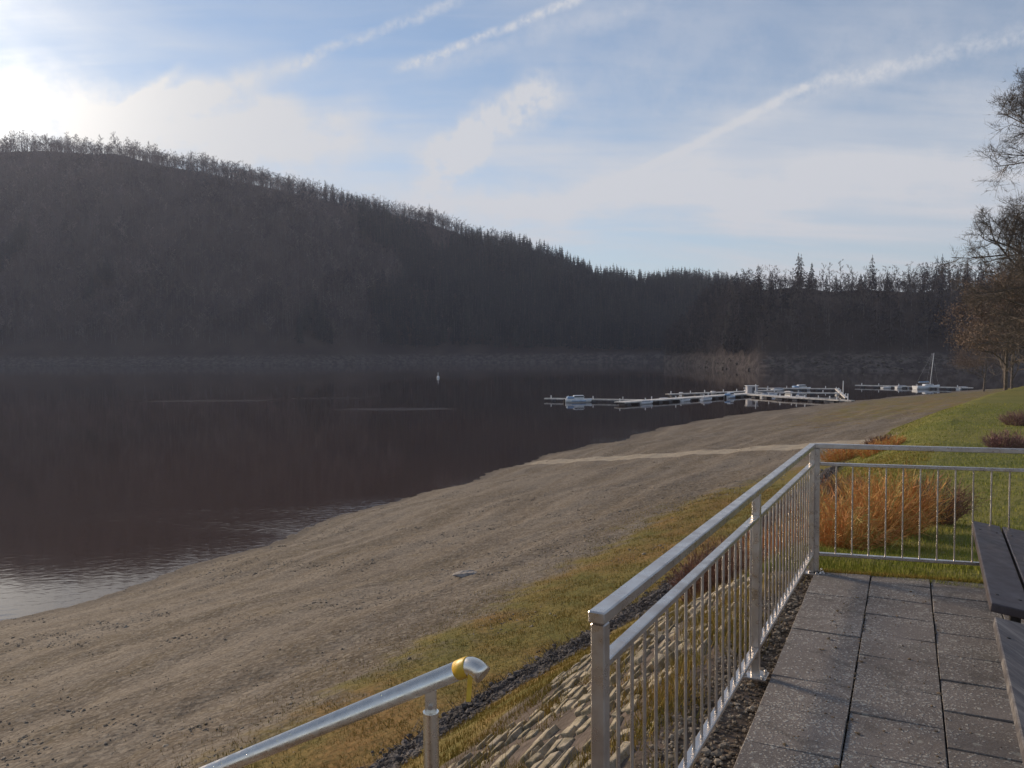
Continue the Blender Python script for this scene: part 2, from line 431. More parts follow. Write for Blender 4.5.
M_pebble = mat('beach_pebble', lambda g_, b: g_.set(b.inputs['Base Color'], g_.mix(g_.n('ShaderNodeTexWhiteNoise').outputs[0] if False else g_.mr(g_.noise(g_.pos(), 5, 2, .5), .3, .7), (.12, .092, .065), (.29, .245, .19))), .9)
M_rock = mat('pale_rock', two((.36, .32, .28), (.22, .19, .165), 5, bump=.8, bscale=14, bdist=.03), .9)
M_bark = mat('bark', two((.085, .068, .055), (.15, .125, .105), 3, bump=.6, bscale=12, bdist=.03), .9)
M_twig = mat('twigs', two((.030, .024, .022), (.055, .044, .038), .3, obj=True), .9)
def m_wood(dark, mid, pale):
    def fn(g_, b):
        p = g_.pos(); t = g_.attr('tone')
        f_ = g_.mr(g_.noise(g_.mapping(p, (1, 1, .5)), .014, 6, .75), .40, .60)
        f_ = g_.m('ADD', g_.m('MULTIPLY', f_, .68), g_.m('MULTIPLY', t, .32))
        c = g_.mix(g_.mr(f_, .20, .70), dark, mid)
        c = g_.mix(g_.m('MULTIPLY', g_.mr(t, .86, .95), .8), c, pale)
        g_.set(b.inputs['Base Color'], c)
    return fn
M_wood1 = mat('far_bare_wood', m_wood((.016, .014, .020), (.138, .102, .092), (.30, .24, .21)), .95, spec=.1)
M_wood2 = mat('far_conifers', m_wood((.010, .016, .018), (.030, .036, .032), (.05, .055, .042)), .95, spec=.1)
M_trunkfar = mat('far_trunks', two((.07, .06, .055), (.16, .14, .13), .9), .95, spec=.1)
M_brownleaf = mat('dry_oak_leaves', two((.25, .175, .125), (.15, .105, .08), .6, rvar=.3), .9)
M_hill = mat('hill_floor', two((.050, .038, .034), (.085, .062, .048), .03, bump=.5, bscale=.3, bdist=1.0), .95, spec=.1)
def m_bank(g_, b):
    p = g_.pos(); sp = g_.n('ShaderNodeSeparateXYZ'); g_.set(sp.inputs[0], p)
    hi = g_.mr(g_.m('ADD', sp.outputs[2], g_.m('MULTIPLY', g_.noise(p, .12, 4, .7), 5)), .5, 5.5)
    rock = g_.mix(g_.mr(g_.noise(p, .25, 5, .75), .42, .62), (.062, .048, .042), (.15, .122, .105))
    fl = g_.mix(g_.mr(g_.noise(p, .03, 4), .35, .65), (.050, .036, .030), (.082, .060, .048))
    g_.set(b.inputs['Base Color'], g_.mix(hi, rock, fl))
    g_.set(b.inputs['Normal'], g_.bump(g_.noise(p, .5, 4, .7), .7, 1.0))
M_farrock = mat('far_rock', two((.075, .062, .052), (.16, .135, .112), .4), .95, spec=.05)
M_bank = mat('far_shore', m_bank, .95, spec=.1)
M_bench = mat('bench_plank', lambda g_, b: (
    g_.set(b.inputs['Base Color'], g_.mix(g_.mr(g_.noise(g_.mapping(g_.pos(), (30, 1.6, 10), (0, 0, R(28.4))), 1.0, 5, .65), .42, .75), (.062, .048, .050), (.095, .082, .086))),
    g_.set(b.inputs['Normal'], g_.bump(g_.noise(g_.mapping(g_.pos(), (60, 2, 10), (0, 0, R(28.4))), 1.0, 4), .35, .004)),
    g_.set(b.inputs['Roughness'], g_.mr(g_.noise(g_.pos(), 12, 4), .3, .7, .42, .62))), .5)
M_bench2 = mat('worn_bench_plank', lambda g_, b: (
    g_.set(b.inputs['Base Color'], g_.mix(g_.mr(g_.noise(g_.mapping(g_.pos(), (26, 1.4, 10), (0, 0, R(28.4))), 1.0, 6, .7), .42, .66), (.085, .075, .076), (.23, .21, .195))),
    g_.set(b.inputs['Normal'], g_.bump(g_.noise(g_.mapping(g_.pos(), (60, 2, 10), (0, 0, R(28.4))), 1.0, 4), .4, .004))), .6)
M_iron = mat('dark_iron', two((.03, .03, .032), (.055, .05, .048), 10), .5, metallic=.6)
M_dock = mat('weathered_deck', two((.72, .69, .64), (.50, .47, .44), 1.2, bump=.3, bscale=12, bdist=.01), .8)
M_float = mat('float_drum', two((.05, .055, .07), (.11, .11, .12), 2), .6)
M_white = mat('white_gelcoat', two((.78, .79, .80), (.66, .67, .68), 1.5), .3)
M_blue = mat('blue_cover', two((.20, .33, .52), (.28, .42, .60), 2), .5)
M_glass = mat('dark_window', two((.03, .04, .05), (.05, .06, .07), 2), .08)
M_grey = mat('grey_cover', two((.35, .35, .38), (.45, .45, .47), 2), .7)
M_mast = mat('pale_spar', two((.62, .62, .62), (.72, .72, .72), 3), .4)

def blade_mat(name, c1, c2, c3):
    def fn(g_, b):
        p = g_.pos()
        c = g_.mix(g_.mr(g_.noise(p, 1.3, 4, .6), .38, .65), c1, c2)
        c = g_.mix(g_.mr(g_.noise(p, 25, 2), .5, .75), c, c3)
        g_.set(b.inputs['Base Color'], c)
    return mat(name, fn, .8, spec=.2)
M_blade = blade_mat('grass_blades', (.20, .225, .034), (.27, .27, .045), (.36, .31, .08))
M_dryblade = blade_mat('dry_grass_blades', (.22, .18, .036), (.31, .22, .055), (.36, .19, .05))

# ------------------------------------------------------------------ terrain
def lines(segs):
    o = []
    for a, b, n in segs: o.append(np.linspace(a, b, n, endpoint=False))
    return np.concatenate(o+[[segs[-1][1]]])
al = lines([(-700, -60, 20), (-60, -6, 40), (-6, 30, 260), (30, 80, 160), (80, 260, 220), (260, 500, 30)])
bl = lines([(-700, -60, 25), (-60, -8, 52), (-8, 12, 140), (12, 40, 112), (40, 60, 10), (60, 140, 6)])
AA, BB = np.meshgrid(al, bl, indexing='ij')
XX, YY = xy(AA, BB)
ZZ = H(XX, YY)
keep = ~((AA < 4.45) & (BB < .2))
ZZ = ZZ+np.where(keep, .02*sn(XX, YY, 4.1, 6)+.01*sn(XX, YY, 11, 7), 0)
a_, b_, bt, bc, zt, zc, bs = prof(XX, YY)
na, nb = AA.shape
idx = np.arange(na*nb).reshape(na, nb)
Fq = np.stack([idx[:-1, :-1], idx[1:, :-1], idx[1:, 1:], idx[:-1, 1:]], -1).reshape(-1, 4)
me = np_mesh('ground', np.stack([XX, YY, ZZ], -1).reshape(-1, 3), Fq, M_ground, smooth=True)
sm = lambda v, a, b: (lambda t: t*t*(3-2*t))(np.clip((v-a)/(b-a), 0, 1))
gedge = np.interp(AA, [-10, 5, 13, 26, 34, 42, 50, 75, 130], [6.9, 7.2, 7.4, 7.0, 4.2, 1.4, 1.0, -2.6, -13.5])
grass = sm(BB, gedge+2.9, gedge-2.6)
grass = np.maximum(grass, .58*sm(AA, 34, 80)*sm(BB, bs-1.5, bs-9)*sm(BB, 20, 6))
grass = np.maximum(grass, .20*sm(BB, 14, 7))
# the laid-stone strip under the terrace and the rubble line carry no turf
grass *= 1-sm(BB, .1, .3)*sm(BB, 2.75, 2.35)*sm(AA, 15, 12)
grass *= 1-.9*sm(np.abs(BB-bt+.15), .55, .25)*sm(AA, 34, 22)
le = bc+(bt-bc)*.85*sm(AA, 14, 30)
lawn = sm(BB+.8*sn(XX, YY, .35, 12)+.4*sn(XX, YY, 1.3, 13), le+1.3+AA*.02, le-1.5-AA*.02)*sm(AA, 4, 6)
px_ = np.array([1.3, 6.36, 12.58, 19.5, 28.1, 31]); pa_ = np.array([41.95, 44.85, 48.7, 52.45, 56.3, 57.5])
pc = np.interp(BB, px_, pa_)
pathm = sm(np.abs(AA-pc)*.9, 1.9, 1.0)*sm(BB, -.5, 2.0)
pathm = np.maximum(pathm, 0.30*sm(np.abs(BB-np.interp(AA, [44, 60, 95, 160], [1.7, 1.2, -4.5, -22])), .9, .35)*sm(AA, 43, 48))
wet = sm(BB, bs-1.5, bs-.2)
dirt = sm(BB, .45, .3)*sm(AA, 4.6, 4.45)*.95
dirt = np.maximum(dirt, .8*sm(np.abs(BB-bt+.15), .5, .25)*sm(AA, 34, 22))
dirt = np.maximum(dirt, .85*sm(BB, .1, .3)*sm(BB, 2.75, 2.35)*sm(AA, 15, 12))
for nm, arr in (('grass', grass), ('lawn', lawn), ('path', pathm), ('wet', wet), ('dirt', dirt)):
    at_ = me.attributes.new(nm, 'FLOAT', 'POINT'); at_.data.foreach_set('value', arr.ravel().astype(np.float32))
tag(add('ground', me), kind='structure')

wv = np.array([(-2600, -600, WATER), (2600, -600, WATER), (2600, 3200, WATER), (-2600, 3200, WATER)])
tag(add('water', np_mesh('water', wv, [[0, 1, 2, 3]], M_water)), kind='structure')

# ------------------------------------------------------------------ far hills (real distances and heights)
def hill(name, cols, ys, yr, zr, slope_back, bankh, n=60, seed=0):
    """cols: x/y tangent of each column; ys shore distance, yr ridge distance, zr ridge height"""
    t = np.concatenate([[-.12, -.05], np.linspace(0, .08, 6), np.linspace(.1, 1, n), 1+np.linspace(.05, 1.6, 16)])
    T, K = np.meshgrid(t, np.arange(len(cols)), indexing='xy')
    C_, S_, R_, Z_ = cols[K], ys[K], yr[K], zr[K]
    Yd = S_+(R_-S_)*T
    tb = .07
    up = np.where(T < 0, WATER+T*40, np.where(T < tb, WATER+(bankh)*T/tb,
         np.where(T <= 1, WATER+bankh+(Z_-WATER-bankh)*np.sin(np.clip((T-tb)/(1-tb), 0, 1)*math.pi/2*.86)/math.sin(math.pi/2*.86),
                  Z_-(T-1)*(R_-S_)*slope_back)))
    Xd = C_*Yd
    mod = np.clip((T-.1)*3, 0, 1)*np.clip((1.05-T)*5, .12, 1)*np.clip((Z_+7)/60, 0, 1)
    up = up+mod*(13*sn(Xd, Yd, .013, seed)+6*sn(Xd, Yd, .045, seed+1))+np.clip(T*20, 0, 1)*.8*sn(Xd, Yd, .25, seed+2)
    up = np.where(T < 0, np.maximum(up, -11.5), up); up = np.maximum(up, -11.5)
    V = np.stack([Xd, Yd, up], -1)
    i = np.arange(V.shape[0]*V.shape[1]).reshape(V.shape[:2])
    Fq = np.stack([i[:-1, :-1], i[1:, :-1], i[1:, 1:], i[:-1, 1:]], -1).reshape(-1, 4)
    o = tag(add(name, np_mesh(name, V.reshape(-1, 3), Fq, M_bank, smooth=True)), kind='structure')
    return V, t
TH = 25.0
pxs = np.arange(-1500, 840, 12.0)
yt = np.interp(pxs, [-1500, -600, -300, 0, 60, 120, 200, 290, 350, 420, 480, 540, 590, 640, 700, 760, 840],
               [210, 150, 136, 134, 132, 136, 150, 171, 187, 210, 229, 246, 263, 271, 279, 286, 305])
ysL = np.interp(pxs, [-1500, 0, 300, 420, 640, 840], [420, 735, 690, 780, 750, 740])
yrL = ysL+np.interp(pxs, [-1500, 0, 300, 500, 640, 840], [280, 310, 300, 200, 130, 110])
hor = 356-.006*pxs
thL = np.interp(pxs, [-1500, 250, 330, 420, 560, 600, 840], [30, 29, 24, 14, 15, 24, 24])
zL = 1.7+(hor-yt)/780*yrL*1.0-thL
VL, tL = hill('far_hill', (pxs-512)/780, ysL, yrL, zL, .28, 7, seed=3)
pxr = np.arange(664, 2600, 12.0)
ysR = np.interp(pxr, [664, 690, 720, 760, 920, 1024, 1400, 2600], [560, 520, 440, 382, 362, 345, 300, 260])
yrR = ysR+np.interp(pxr, [664, 700, 760, 2600], [60, 90, 115, 120])
zR = np.interp(pxr, [664, 672, 688, 706, 730, 800, 900, 1024, 1400, 2600], [-9, 4, 20, 31, 35, 35, 33, 32, 36, 50])
VR, tR = hill('headland', (pxr-512)/780, ysR, yrR, zR, .10, 7, seed=11)

# ------------------------------------------------------------------ tree templates (triangles only)
def tri_tube(V, Fc, p, q, r0_, r1_, n=3, ph=0.0):
    p = np.array(p, float); q = np.array(q, float); d = q-p; L = np.linalg.norm(d)+1e-9; d /= L
    ref = np.array([0, 0, 1.]) if abs(d[2]) < .9 else np.array([1., 0, 0])
    x = np.cross(d, ref); x /= np.linalg.norm(x); y = np.cross(x, d)
    base = len(V)
    for k in range(n):
        an = 2*math.pi*k/n+ph; V.append(p+(x*math.cos(an)+y*math.sin(an))*r0_)
    for k in range(n):
        an = 2*math.pi*k/n+ph; V.append(q+(x*math.cos(an)+y*math.sin(an))*r1_)
    for k in range(n):
        a = base+k; b = base+(k+1) % n; Fc.append((a, b, b+n)); Fc.append((a, b+n, a+n))
def tri_blade(V, Fc, p, q, wd, rs):
    p = np.array(p, float); q = np.array(q, float); d = q-p
    s_ = np.cross(d, rs.normal(size=3)); s_ /= (np.linalg.norm(s_)+1e-9)
    b = len(V); V += [p+s_*wd/2, p-s_*wd/2, q]; Fc.append((b, b+1, b+2))
def bare_tree(seed, H_=24, spread=.24, limbs=8, subs=5, twigs=4, tw=.16, trunk_r=.28, crown0=.35):
    rs = np.random.default_rng(seed); V = []; Fc = []
    p = np.array([0, 0, 0.]); pts = [p]
    for k in range(1, 6): pts.append(np.array([rs.normal()*.012*H_*k/3, rs.normal()*.012*H_*k/3, H_*.9*k/5]))
    for k in range(5): tri_tube(V, Fc, pts[k], pts[k+1], trunk_r*(1-k/5.3), trunk_r*(1-(k+1)/5.3), 4)
    nt = len(Fc)
    def at(t):
        u = t*5*.999; i = int(u); return pts[i]+(pts[i+1]-pts[i])*(u-i)
    for i in range(limbs):
        t = crown0+(1-crown0)*(i+.5)/limbs*.95; s_ = at(t); an = rs.uniform(0, 6.28)
        L = H_*spread*rs.uniform(.8, 1.25)*(1.25-.75*t); el = rs.uniform(.5, 1.1)
        d = np.array([math.cos(an)*math.cos(el), math.sin(an)*math.cos(el), math.sin(el)])
        e = s_+d*L; tri_tube(V, Fc, s_, e, trunk_r*.32, trunk_r*.10, 3)
        for j in range(subs):
            q = s_+(e-s_)*rs.uniform(.3, 1.0); d2 = d+rs.normal(size=3)*.6; d2[2] = abs(d2[2])*.8+.25; d2 /= np.linalg.norm(d2)
            e2 = q+d2*L*rs.uniform(.35, .65); tri_tube(V, Fc, q, e2, trunk_r*.11, trunk_r*.04, 3) if subs > 3 else tri_blade(V, Fc, q, e2, trunk_r*.3, rs)
            for k in range(twigs):
                q3 = q+(e2-q)*rs.uniform(.2, 1); d3 = d2+rs.normal(size=3)*.7; d3[2] += .25; d3 /= np.linalg.norm(d3)
                tri_blade(V, Fc, q3, q3+d3*L*rs.uniform(.2, .42), tw, rs)
    return np.array(V), np.array(Fc), nt
def conifer(seed, H_=24, r=3.2, whorls=13, per=8, base=.18):
    rs = np.random.default_rng(seed); V = []; Fc = []
    tri_tube(V, Fc, (0, 0, 0), (0, 0, H_), .28, .03, 4); nt = len(Fc)
    for i in range(whorls):
        t = base+(1-base)*(i/whorls); rr = r*(1-t)**.75*rs.uniform(.75, 1.15)+.25
        for k in range(per):
            an = 6.283*k/per+rs.uniform(-.4, .4); z = H_*t+rs.uniform(-.4, .4)
            q = rr*rs.uniform(.75, 1.2)
            e = np.array([math.cos(an)*q, math.sin(an)*q, z-q*.28])
            s_ = np.array([0, 0, z+rs.uniform(.6, 1.4)])
            side = np.array([-math.sin(an), math.cos(an), 0])*q*.42
            b = len(V); V += [s_, e+side*.5-np.array([0, 0, .5]), e*1.0, e-side*.5-np.array([0, 0, .6]), np.array([0, 0, z-.5])]
            Fc += [(b, b+1, b+2), (b, b+2, b+3), (b+4, b+1, b+3)]
    V.append(np.array([0, 0, H_+.9])); V.append(np.array([.25, 0, H_-.6])); V.append(np.array([-.25, 0, H_-.6])); n = len(V); Fc.append((n-3, n-2, n-1))
    return np.array(V), np.array(Fc), nt

def scatter(name, temps, pts, scales, mats):
    """many copies of templates merged into one mesh: a wood nobody could count"""
    Vs, Fs, Ms, Rs = [], [], [], []; off = 0
    ch = rng.integers(0, len(temps), len(pts)); ang = rng.uniform(0, 6.28, len(pts))
    for k, (V, Fc, nt) in enumerate(temps):
        sel = np.where(ch == k)[0]
        if not len(sel): continue
        c, s_ = np.cos(ang[sel]), np.sin(ang[sel]); sx = scales[sel]
        wd = sx*rng.uniform(.85, 1.25, len(sel))
        X = (V[None, :, 0]*c[:, None]-V[None, :, 1]*s_[:, None])*wd[:, None]+pts[sel, 0:1]
        Y = (V[None, :, 0]*s_[:, None]+V[None, :, 1]*c[:, None])*wd[:, None]+pts[sel, 1:2]
        Z = V[None, :, 2]*sx[:, None]+pts[sel, 2:3]
        Vs.append(np.stack([X, Y, Z], -1).reshape(-1, 3))
        f_ = Fc[None]+(np.arange(len(sel))*len(V))[:, None, None]+off
        Fs.append(f_.reshape(-1, 3)); off += len(sel)*len(V)
        mm = np.zeros(len(Fc), int); mm[:nt] = 1; Ms.append(np.tile(mm, len(sel))); Rs.append(np.repeat(rng.random(len(sel)), len(V)))
    me = np_mesh(name, np.concatenate(Vs), np.concatenate(Fs), mats, fmat=np.concatenate(Ms))
    at_ = me.attributes.new('tone', 'FLOAT', 'POINT'); at_.data.foreach_set('value', np.concatenate(Rs).astype(np.float32))
    return add(name, me)

LODb = [bare_tree(s, 20, .26, 7, 3, 3, .30, .26, .25) for s in range(6)]
LODc = [conifer(40+s, 22, 3.8, 9, 6) for s in range(4)]
shrubs = [bare_tree(70+s, 7, .38, 7, 3, 4, .22, .10, .08) for s in range(4)]
def sample_hill(V, t, n, t0, t1, px0, px1, px_first, step=12.0):
    i = (rng.uniform(px0, px1, n)-px_first)/step
    tt = rng.uniform(t0, t1, n)
    j = np.interp(tt, t, np.arange(len(t)))
    i = np.clip(i, 0, V.shape[0]-1.001); j = np.clip(j, 0, V.shape[1]-1.001)
    i0, j0 = i.astype(int), j.astype(int); fi, fj = (i-i0)[:, None], (j-j0)[:, None]
    P = V[i0, j0]*(1-fi)*(1-fj)+V[i0+1, j0]*fi*(1-fj)+V[i0, j0+1]*(1-fi)*fj+V[i0+1, j0+1]*fi*fj
    return P, tt, i*step+px_first
P, tt, pp = sample_hill(VL, tL, 18500, .10, 1.03, -420, 830, -1500)
# stands of conifers between the bare broadleaves
cn = sn(P[:, 0], P[:, 1], .012, 9)+.5*sn(P[:, 0], P[:, 1], .04, 10)
con = (cn > np.interp(pp, [-400, 200, 330, 480, 560, 620, 690], [.95, .75, .42, .22, .0, -.4, -.6]))
Pb = P[~con]; Pc = P[con]
hv = 1+.28*sn(Pb[:, 0], Pb[:, 1], .03, 21)+.18*sn(Pb[:, 0], Pb[:, 1], .08, 22)
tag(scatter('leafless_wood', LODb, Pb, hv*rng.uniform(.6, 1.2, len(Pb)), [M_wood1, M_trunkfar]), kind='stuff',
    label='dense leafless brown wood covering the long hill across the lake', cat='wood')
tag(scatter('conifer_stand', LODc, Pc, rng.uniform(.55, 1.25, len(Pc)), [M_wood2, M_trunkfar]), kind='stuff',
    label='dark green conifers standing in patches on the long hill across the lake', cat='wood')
P, tt, pp = sample_hill(VR, tR, 3600, .09, .96, 668, 1750, 664)
P2, _, pp2 = sample_hill(VR, tR, 1100, .07, .98, 665, 760, 664)
P = np.concatenate([P, P2]); pp = np.concatenate([pp, pp2])
big_ = rng.random(len(P)) < np.interp(pp, [668, 720, 740, 900, 940, 1750], [.6, .35, .12, .12, .5, .5])
M_scrub = mat('far_scrub', m_wood((.026, .022, .026), (.078, .064, .062), (.14, .12, .11)), .95, spec=.1)
o1 = scatter('headland_scrub', shrubs, P[~big_], rng.uniform(.6, 1.3, (~big_).sum()), [M_scrub, M_trunkfar])
tag(o1, kind='stuff', label='low leafless scrub covering the slope of the right headland', cat='scrub')
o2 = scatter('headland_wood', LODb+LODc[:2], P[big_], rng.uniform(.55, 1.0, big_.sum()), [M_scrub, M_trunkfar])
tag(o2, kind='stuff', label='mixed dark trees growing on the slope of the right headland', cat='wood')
# rocks on the drawn-down far bank
def rocks_mesh(name, X, Y, Z, S, mt, flat_=.6, sub=1):
    t = (1+5**.5)/2
    V0 = np.array([(-1, t, 0), (1, t, 0), (-1, -t, 0), (1, -t, 0), (0, -1, t), (0, 1, t), (0, -1, -t), (0, 1, -t), (t, 0, -1), (t, 0, 1), (-t, 0, -1), (-t, 0, 1)])/1.9
    F0 = np.array([(0, 11, 5), (0, 5, 1), (0, 1, 7), (0, 7, 10), (0, 10, 11), (1, 5, 9), (5, 11, 4), (11, 10, 2), (10, 7, 6), (7, 1, 8), (3, 9, 4), (3, 4, 2), (3, 2, 6), (3, 6, 8), (3, 8, 9), (4, 9, 5), (2, 4, 11), (6, 2, 10), (8, 6, 7), (9, 8, 1)])
    n = len(X)
    V = V0[None]*(1+rng.uniform(-.28, .28, (n, 12, 3)))*S[:, None, None]*rng.uniform(.6, 1.35, (n, 1, 3))
    V[:, :, 2] *= flat_
    a = rng.uniform(0, 6.28, n); c, s_ = np.cos(a)[:, None], np.sin(a)[:, None]
    Xr = V[:, :, 0]*c-V[:, :, 1]*s_+X[:, None]; Yr = V[:, :, 0]*s_+V[:, :, 1]*c+Y[:, None]; Zr = V[:, :, 2]+Z[:, None]
    Fc = (F0[None]+(np.arange(n)*12)[:, None, None]).reshape(-1, 3)
    return np_mesh(name, np.stack([Xr, Yr, Zr], -1).reshape(-1, 3), Fc, mt)
Pa, _, _ = sample_hill(VL, tL, 700, .0, .075, -300, 690, -1500)
Pb_, _, _ = sample_hill(VR, tR, 500, .0, .075, 672, 1300, 664)
P = np.concatenate([Pa, Pb_])
tag(add('shore_rocks', rocks_mesh('shore_rocks', P[:, 0], P[:, 1], P[:, 2], rng.uniform(.3, 1.1, len(P)), M_farrock)), kind='stuff',
    label='pale rocks strewn along the bare far shore above the water', cat='rocks')

# ------------------------------------------------------------------ single trees one can tell apart on the skylines
def share(me_, name, loc, s, label, cat, group):
    o = bpy.data.objects.new(name, me_); o.location = loc; o.rotation_euler = (0, 0, random.uniform(0, 6.28))
    o.scale = (s*random.uniform(.9, 1.2), s*random.uniform(.9, 1.2), s); col(o)
    return tag(o, label, cat, group)
def tmesh(nm, T, mats):
    V, Fc, nt = T; mm = np.zeros(len(Fc), int); mm[:nt] = 1
    return np_mesh(nm, V, Fc, mats, fmat=mm)
crest_t = [tmesh('bare_tree', bare_tree(100+s, 24, .21, 12, 6, 6, .20, .30, .42), [M_twig, M_trunkfar]) for s in range(6)]
con_t = [tmesh('conifer_tree', conifer(140+s, 24, random.uniform(3.2, 4.8), 14, 8, random.uniform(.1, .3)), [M_wood2, M_trunkfar]) for s in range(5)]
slim_t = [tmesh('slender_tree', bare_tree(170+s, 22, .12, 13, 5, 5, .17, .24, .40), [M_twig, M_trunkfar]) for s in range(4)]
def ridge_pt(V, px, px_first, t, tarr, step=12.0):
    i = (px-px_first)/step; i0 = int(i); f_ = i-i0; j = np.interp(t, tarr, np.arange(len(tarr))); j0 = int(j); fj = j-j0
    p = (V[i0, j0]*(1-f_)+V[i0+1, j0]*f_)*(1-fj)+(V[i0, j0+1]*(1-f_)+V[i0+1, j0+1]*f_)*fj
    return p
x = -30
while x < 335:
    p = ridge_pt(VL, x, -1500, random.uniform(.97, 1.16), tL)
    share(random.choice(crest_t), 'bare_tree', p-np.array([0, 0, .5]), random.uniform(.80, 1.22)*(1 if x < 230 else .9), 'tall leafless tree in the lacy row along the crest of the long left hill', 'tree', 'leafless trees along the crest of the long hill')
    x += random.uniform(2.2, 4.2)
x = 335
while x < 590:
    p = ridge_pt(VL, x, -1500, random.uniform(.985, 1.03), tL)
    if random.random() < (.2 if x < 440 else .55):
        share(random.choice(con_t), 'conifer_tree', p-np.array([0, 0, .5]), random.uniform(.42, .72), 'small dark conifer on the falling skyline of the long hill', 'tree', 'conifers along the falling skyline of the long hill')
    else:
        share(random.choice(crest_t), 'bare_tree', p-np.array([0, 0, .5]), random.uniform(.45, .65), 'short leafless tree on the falling skyline of the long hill', 'tree', 'short leafless trees along the falling skyline of the long hill')
    x += random.uniform(4.5, 7.5)
x = 592
while x < 740:
    p = ridge_pt(VL, x, -1500, random.uniform(.9, 1.04), tL)
    share(random.choice(con_t), 'conifer_tree', p-np.array([0, 0, .5]), random.uniform(.55, 1.0)*(1 if x < 640 else .8), 'dark conifer in the dense stand where the long hill meets the headland', 'tree', 'conifers in the dense stand beside the headland')
    x += random.uniform(3.5, 5.5)
x = 706
while x < 1060:
    p = ridge_pt(VR, x, 664, random.uniform(.93, 1.2), tR)
    if random.random() < .30:
        share(random.choice(con_t), 'conifer_tree', p-np.array([0, 0, .5]), random.uniform(.55, .9), 'dark conifer standing on the ridge of the right headland', 'tree', 'conifers on the ridge of the right headland')
    else:
        share(random.choice(slim_t), 'slender_tree', p-np.array([0, 0, .5]), random.uniform(.8, 1.1), 'slender bare trunk with thin top on the ridge of the right headland', 'tree', 'slender bare trees on the ridge of the right headland')
    x += random.uniform(2.6, 4.8)

# ------------------------------------------------------------------ big bare tree and the brown oaks on the right
def grow_tree(seed, H_, r, depth, tr, first=.22, minr=.012, spreadk=1.0, droop=0.0, nb0=9, prof_=None, k1=7, spray=None):
    rs = np.random.default_rng(seed); TV, TF = [], []; CV, CF = [], []
    def rec(p, d, L, rad, lev):
        n = 4 if lev < 2 else (3 if lev < 4 else 2); q = p; dd = d.copy(); pts = [p]
        for k in range(n):
            dd = dd+rs.normal(size=3)*(.05 if lev == 0 else (.13+.02*lev)*(1 if prof_ is None else .62)); dd[2] += (.05 if lev < 3 else .02)-droop*lev*.02; dd /= np.linalg.norm(dd)
            q = q+dd*L/n; pts.append(q)
        for k in range(n):
            ra, rb = rad*(1-.55*k/n), rad*(1-.55*(k+1)/n)
            V_, F_ = (TV, TF) if lev == 0 else (CV, CF)
            if lev >= depth-1 and spray is not None: spray.append((pts[k], pts[k+1]-pts[k], L))
            if rad > minr: tri_tube(V_, F_, pts[k], pts[k+1], ra, rb, 6 if lev == 0 else (4 if lev < 3 else 3))
            else: tri_blade(V_, F_, pts[k], pts[k+1], max(ra*2, .022), rs)
        if lev >= depth: return
        nb_ = [nb0, k1, 6 if k1 > 7 else 5, 5, 5 if k1 > 7 else 4, 4][min(lev, 5)]
        for i in range(nb_):
            t = (first+(1-first)*(i+rs.uniform(.1, .9))/nb_) if lev == 0 else rs.uniform(.25, 1)
            u = min(t*n, n-.001); k = int(u); s_ = pts[k]+(pts[k+1]-pts[k])*(u-k)
            ax = rs.normal(size=3); ax -= ax@dd*dd; ax /= np.linalg.norm(ax)
            an = rs.uniform(.55, 1.05)*spreadk*(1.25-.45*t if lev == 0 else 1)
            nd = d*math.cos(an)+ax*math.sin(an)
            if lev == 0 and prof_ is not None: nd = d*math.cos(1.35-.75*t)+ax*math.sin(1.35-.75*t)
            if lev >= 1: nd[2] = nd[2]*.8+.12
            nd /= np.linalg.norm(nd)
            LL = L*(.62 if lev == 0 else rs.uniform(.45, .68))*(1.15-.45*t)
            if lev == 0 and prof_ is not None: LL = float(np.interp(t, prof_[0], prof_[1]))*rs.uniform(.85, 1.1)
            rec(s_, nd, LL, rad*((.5 if prof_ is None else .30) if lev == 0 else .52)*(1.1-.3*t), lev+1)
    rec(np.array([0, 0, -.3]), np.array([0, 0, 1.]), H_*.80, r, 0)
    return TV, TF, CV, CF
tx, ty = (1070-512)/780*60, 60.0
bt_ = empty('bare_tree', (tx, ty, float(H(tx, ty))), 'big leafless spreading tree with fine drooping twigs rising at the right edge', 'tree')
spray = []
TV, TF, CV, CF = grow_tree(5, 30, .42, 4, None, spray=spray, first=.20, minr=.016, spreadk=1.25, nb0=34, k1=8, prof_=([.2, .3, .5, .7, .85, 1], [5.6, 6.8, 7.2, 6.2, 4.6, 3.0]))
add('trunk', np_mesh('trunk', TV, TF, M_bark), bt_)
rs_ = np.random.default_rng(77)
bt_.location.z -= .6
sp_ = np.array([a for a, b, c in spray]); sv_ = np.array([b for a, b, c in spray]); sl_ = np.array([c for a, b, c in spray])
def twigs_from(p, v, l, k, frac, wd):
    n = len(p); i = np.repeat(np.arange(n), k); m = len(i)
    q = p[i]+v[i]*rs_.random((m, 1)); d = v[i]/(np.linalg.norm(v[i], axis=1)[:, None]+1e-9)+rs_.normal(size=(m, 3))*.55; d[:, 2] += .15
    d /= np.linalg.norm(d, axis=1)[:, None]; L_ = l[i]*rs_.uniform(.4, 1.0, m)*frac; e = q+d*L_[:, None]
    s_ = np.cross(d, rs_.normal(size=(m, 3))); s_ /= np.linalg.norm(s_, axis=1)[:, None]
    return q, e-q, L_, np.stack([q+s_*wd/2, q-s_*wd/2, e], 1).reshape(-1, 3)
q1, v1, l1, T_a = twigs_from(sp_, sv_, np.clip(sl_, .5, 1.6), 3, .9, .026)
q2, v2, l2, T_b = twigs_from(q1, v1, l1, 4, .55, .018)
CV = np.array(CV); extra = np.concatenate([T_a, T_b]); CF = np.concatenate([np.array(CF), np.arange(len(extra)).reshape(-1, 3)+len(CV)])
add('crown', np_mesh('crown', np.concatenate([CV, extra]), CF, M_bark), bt_)
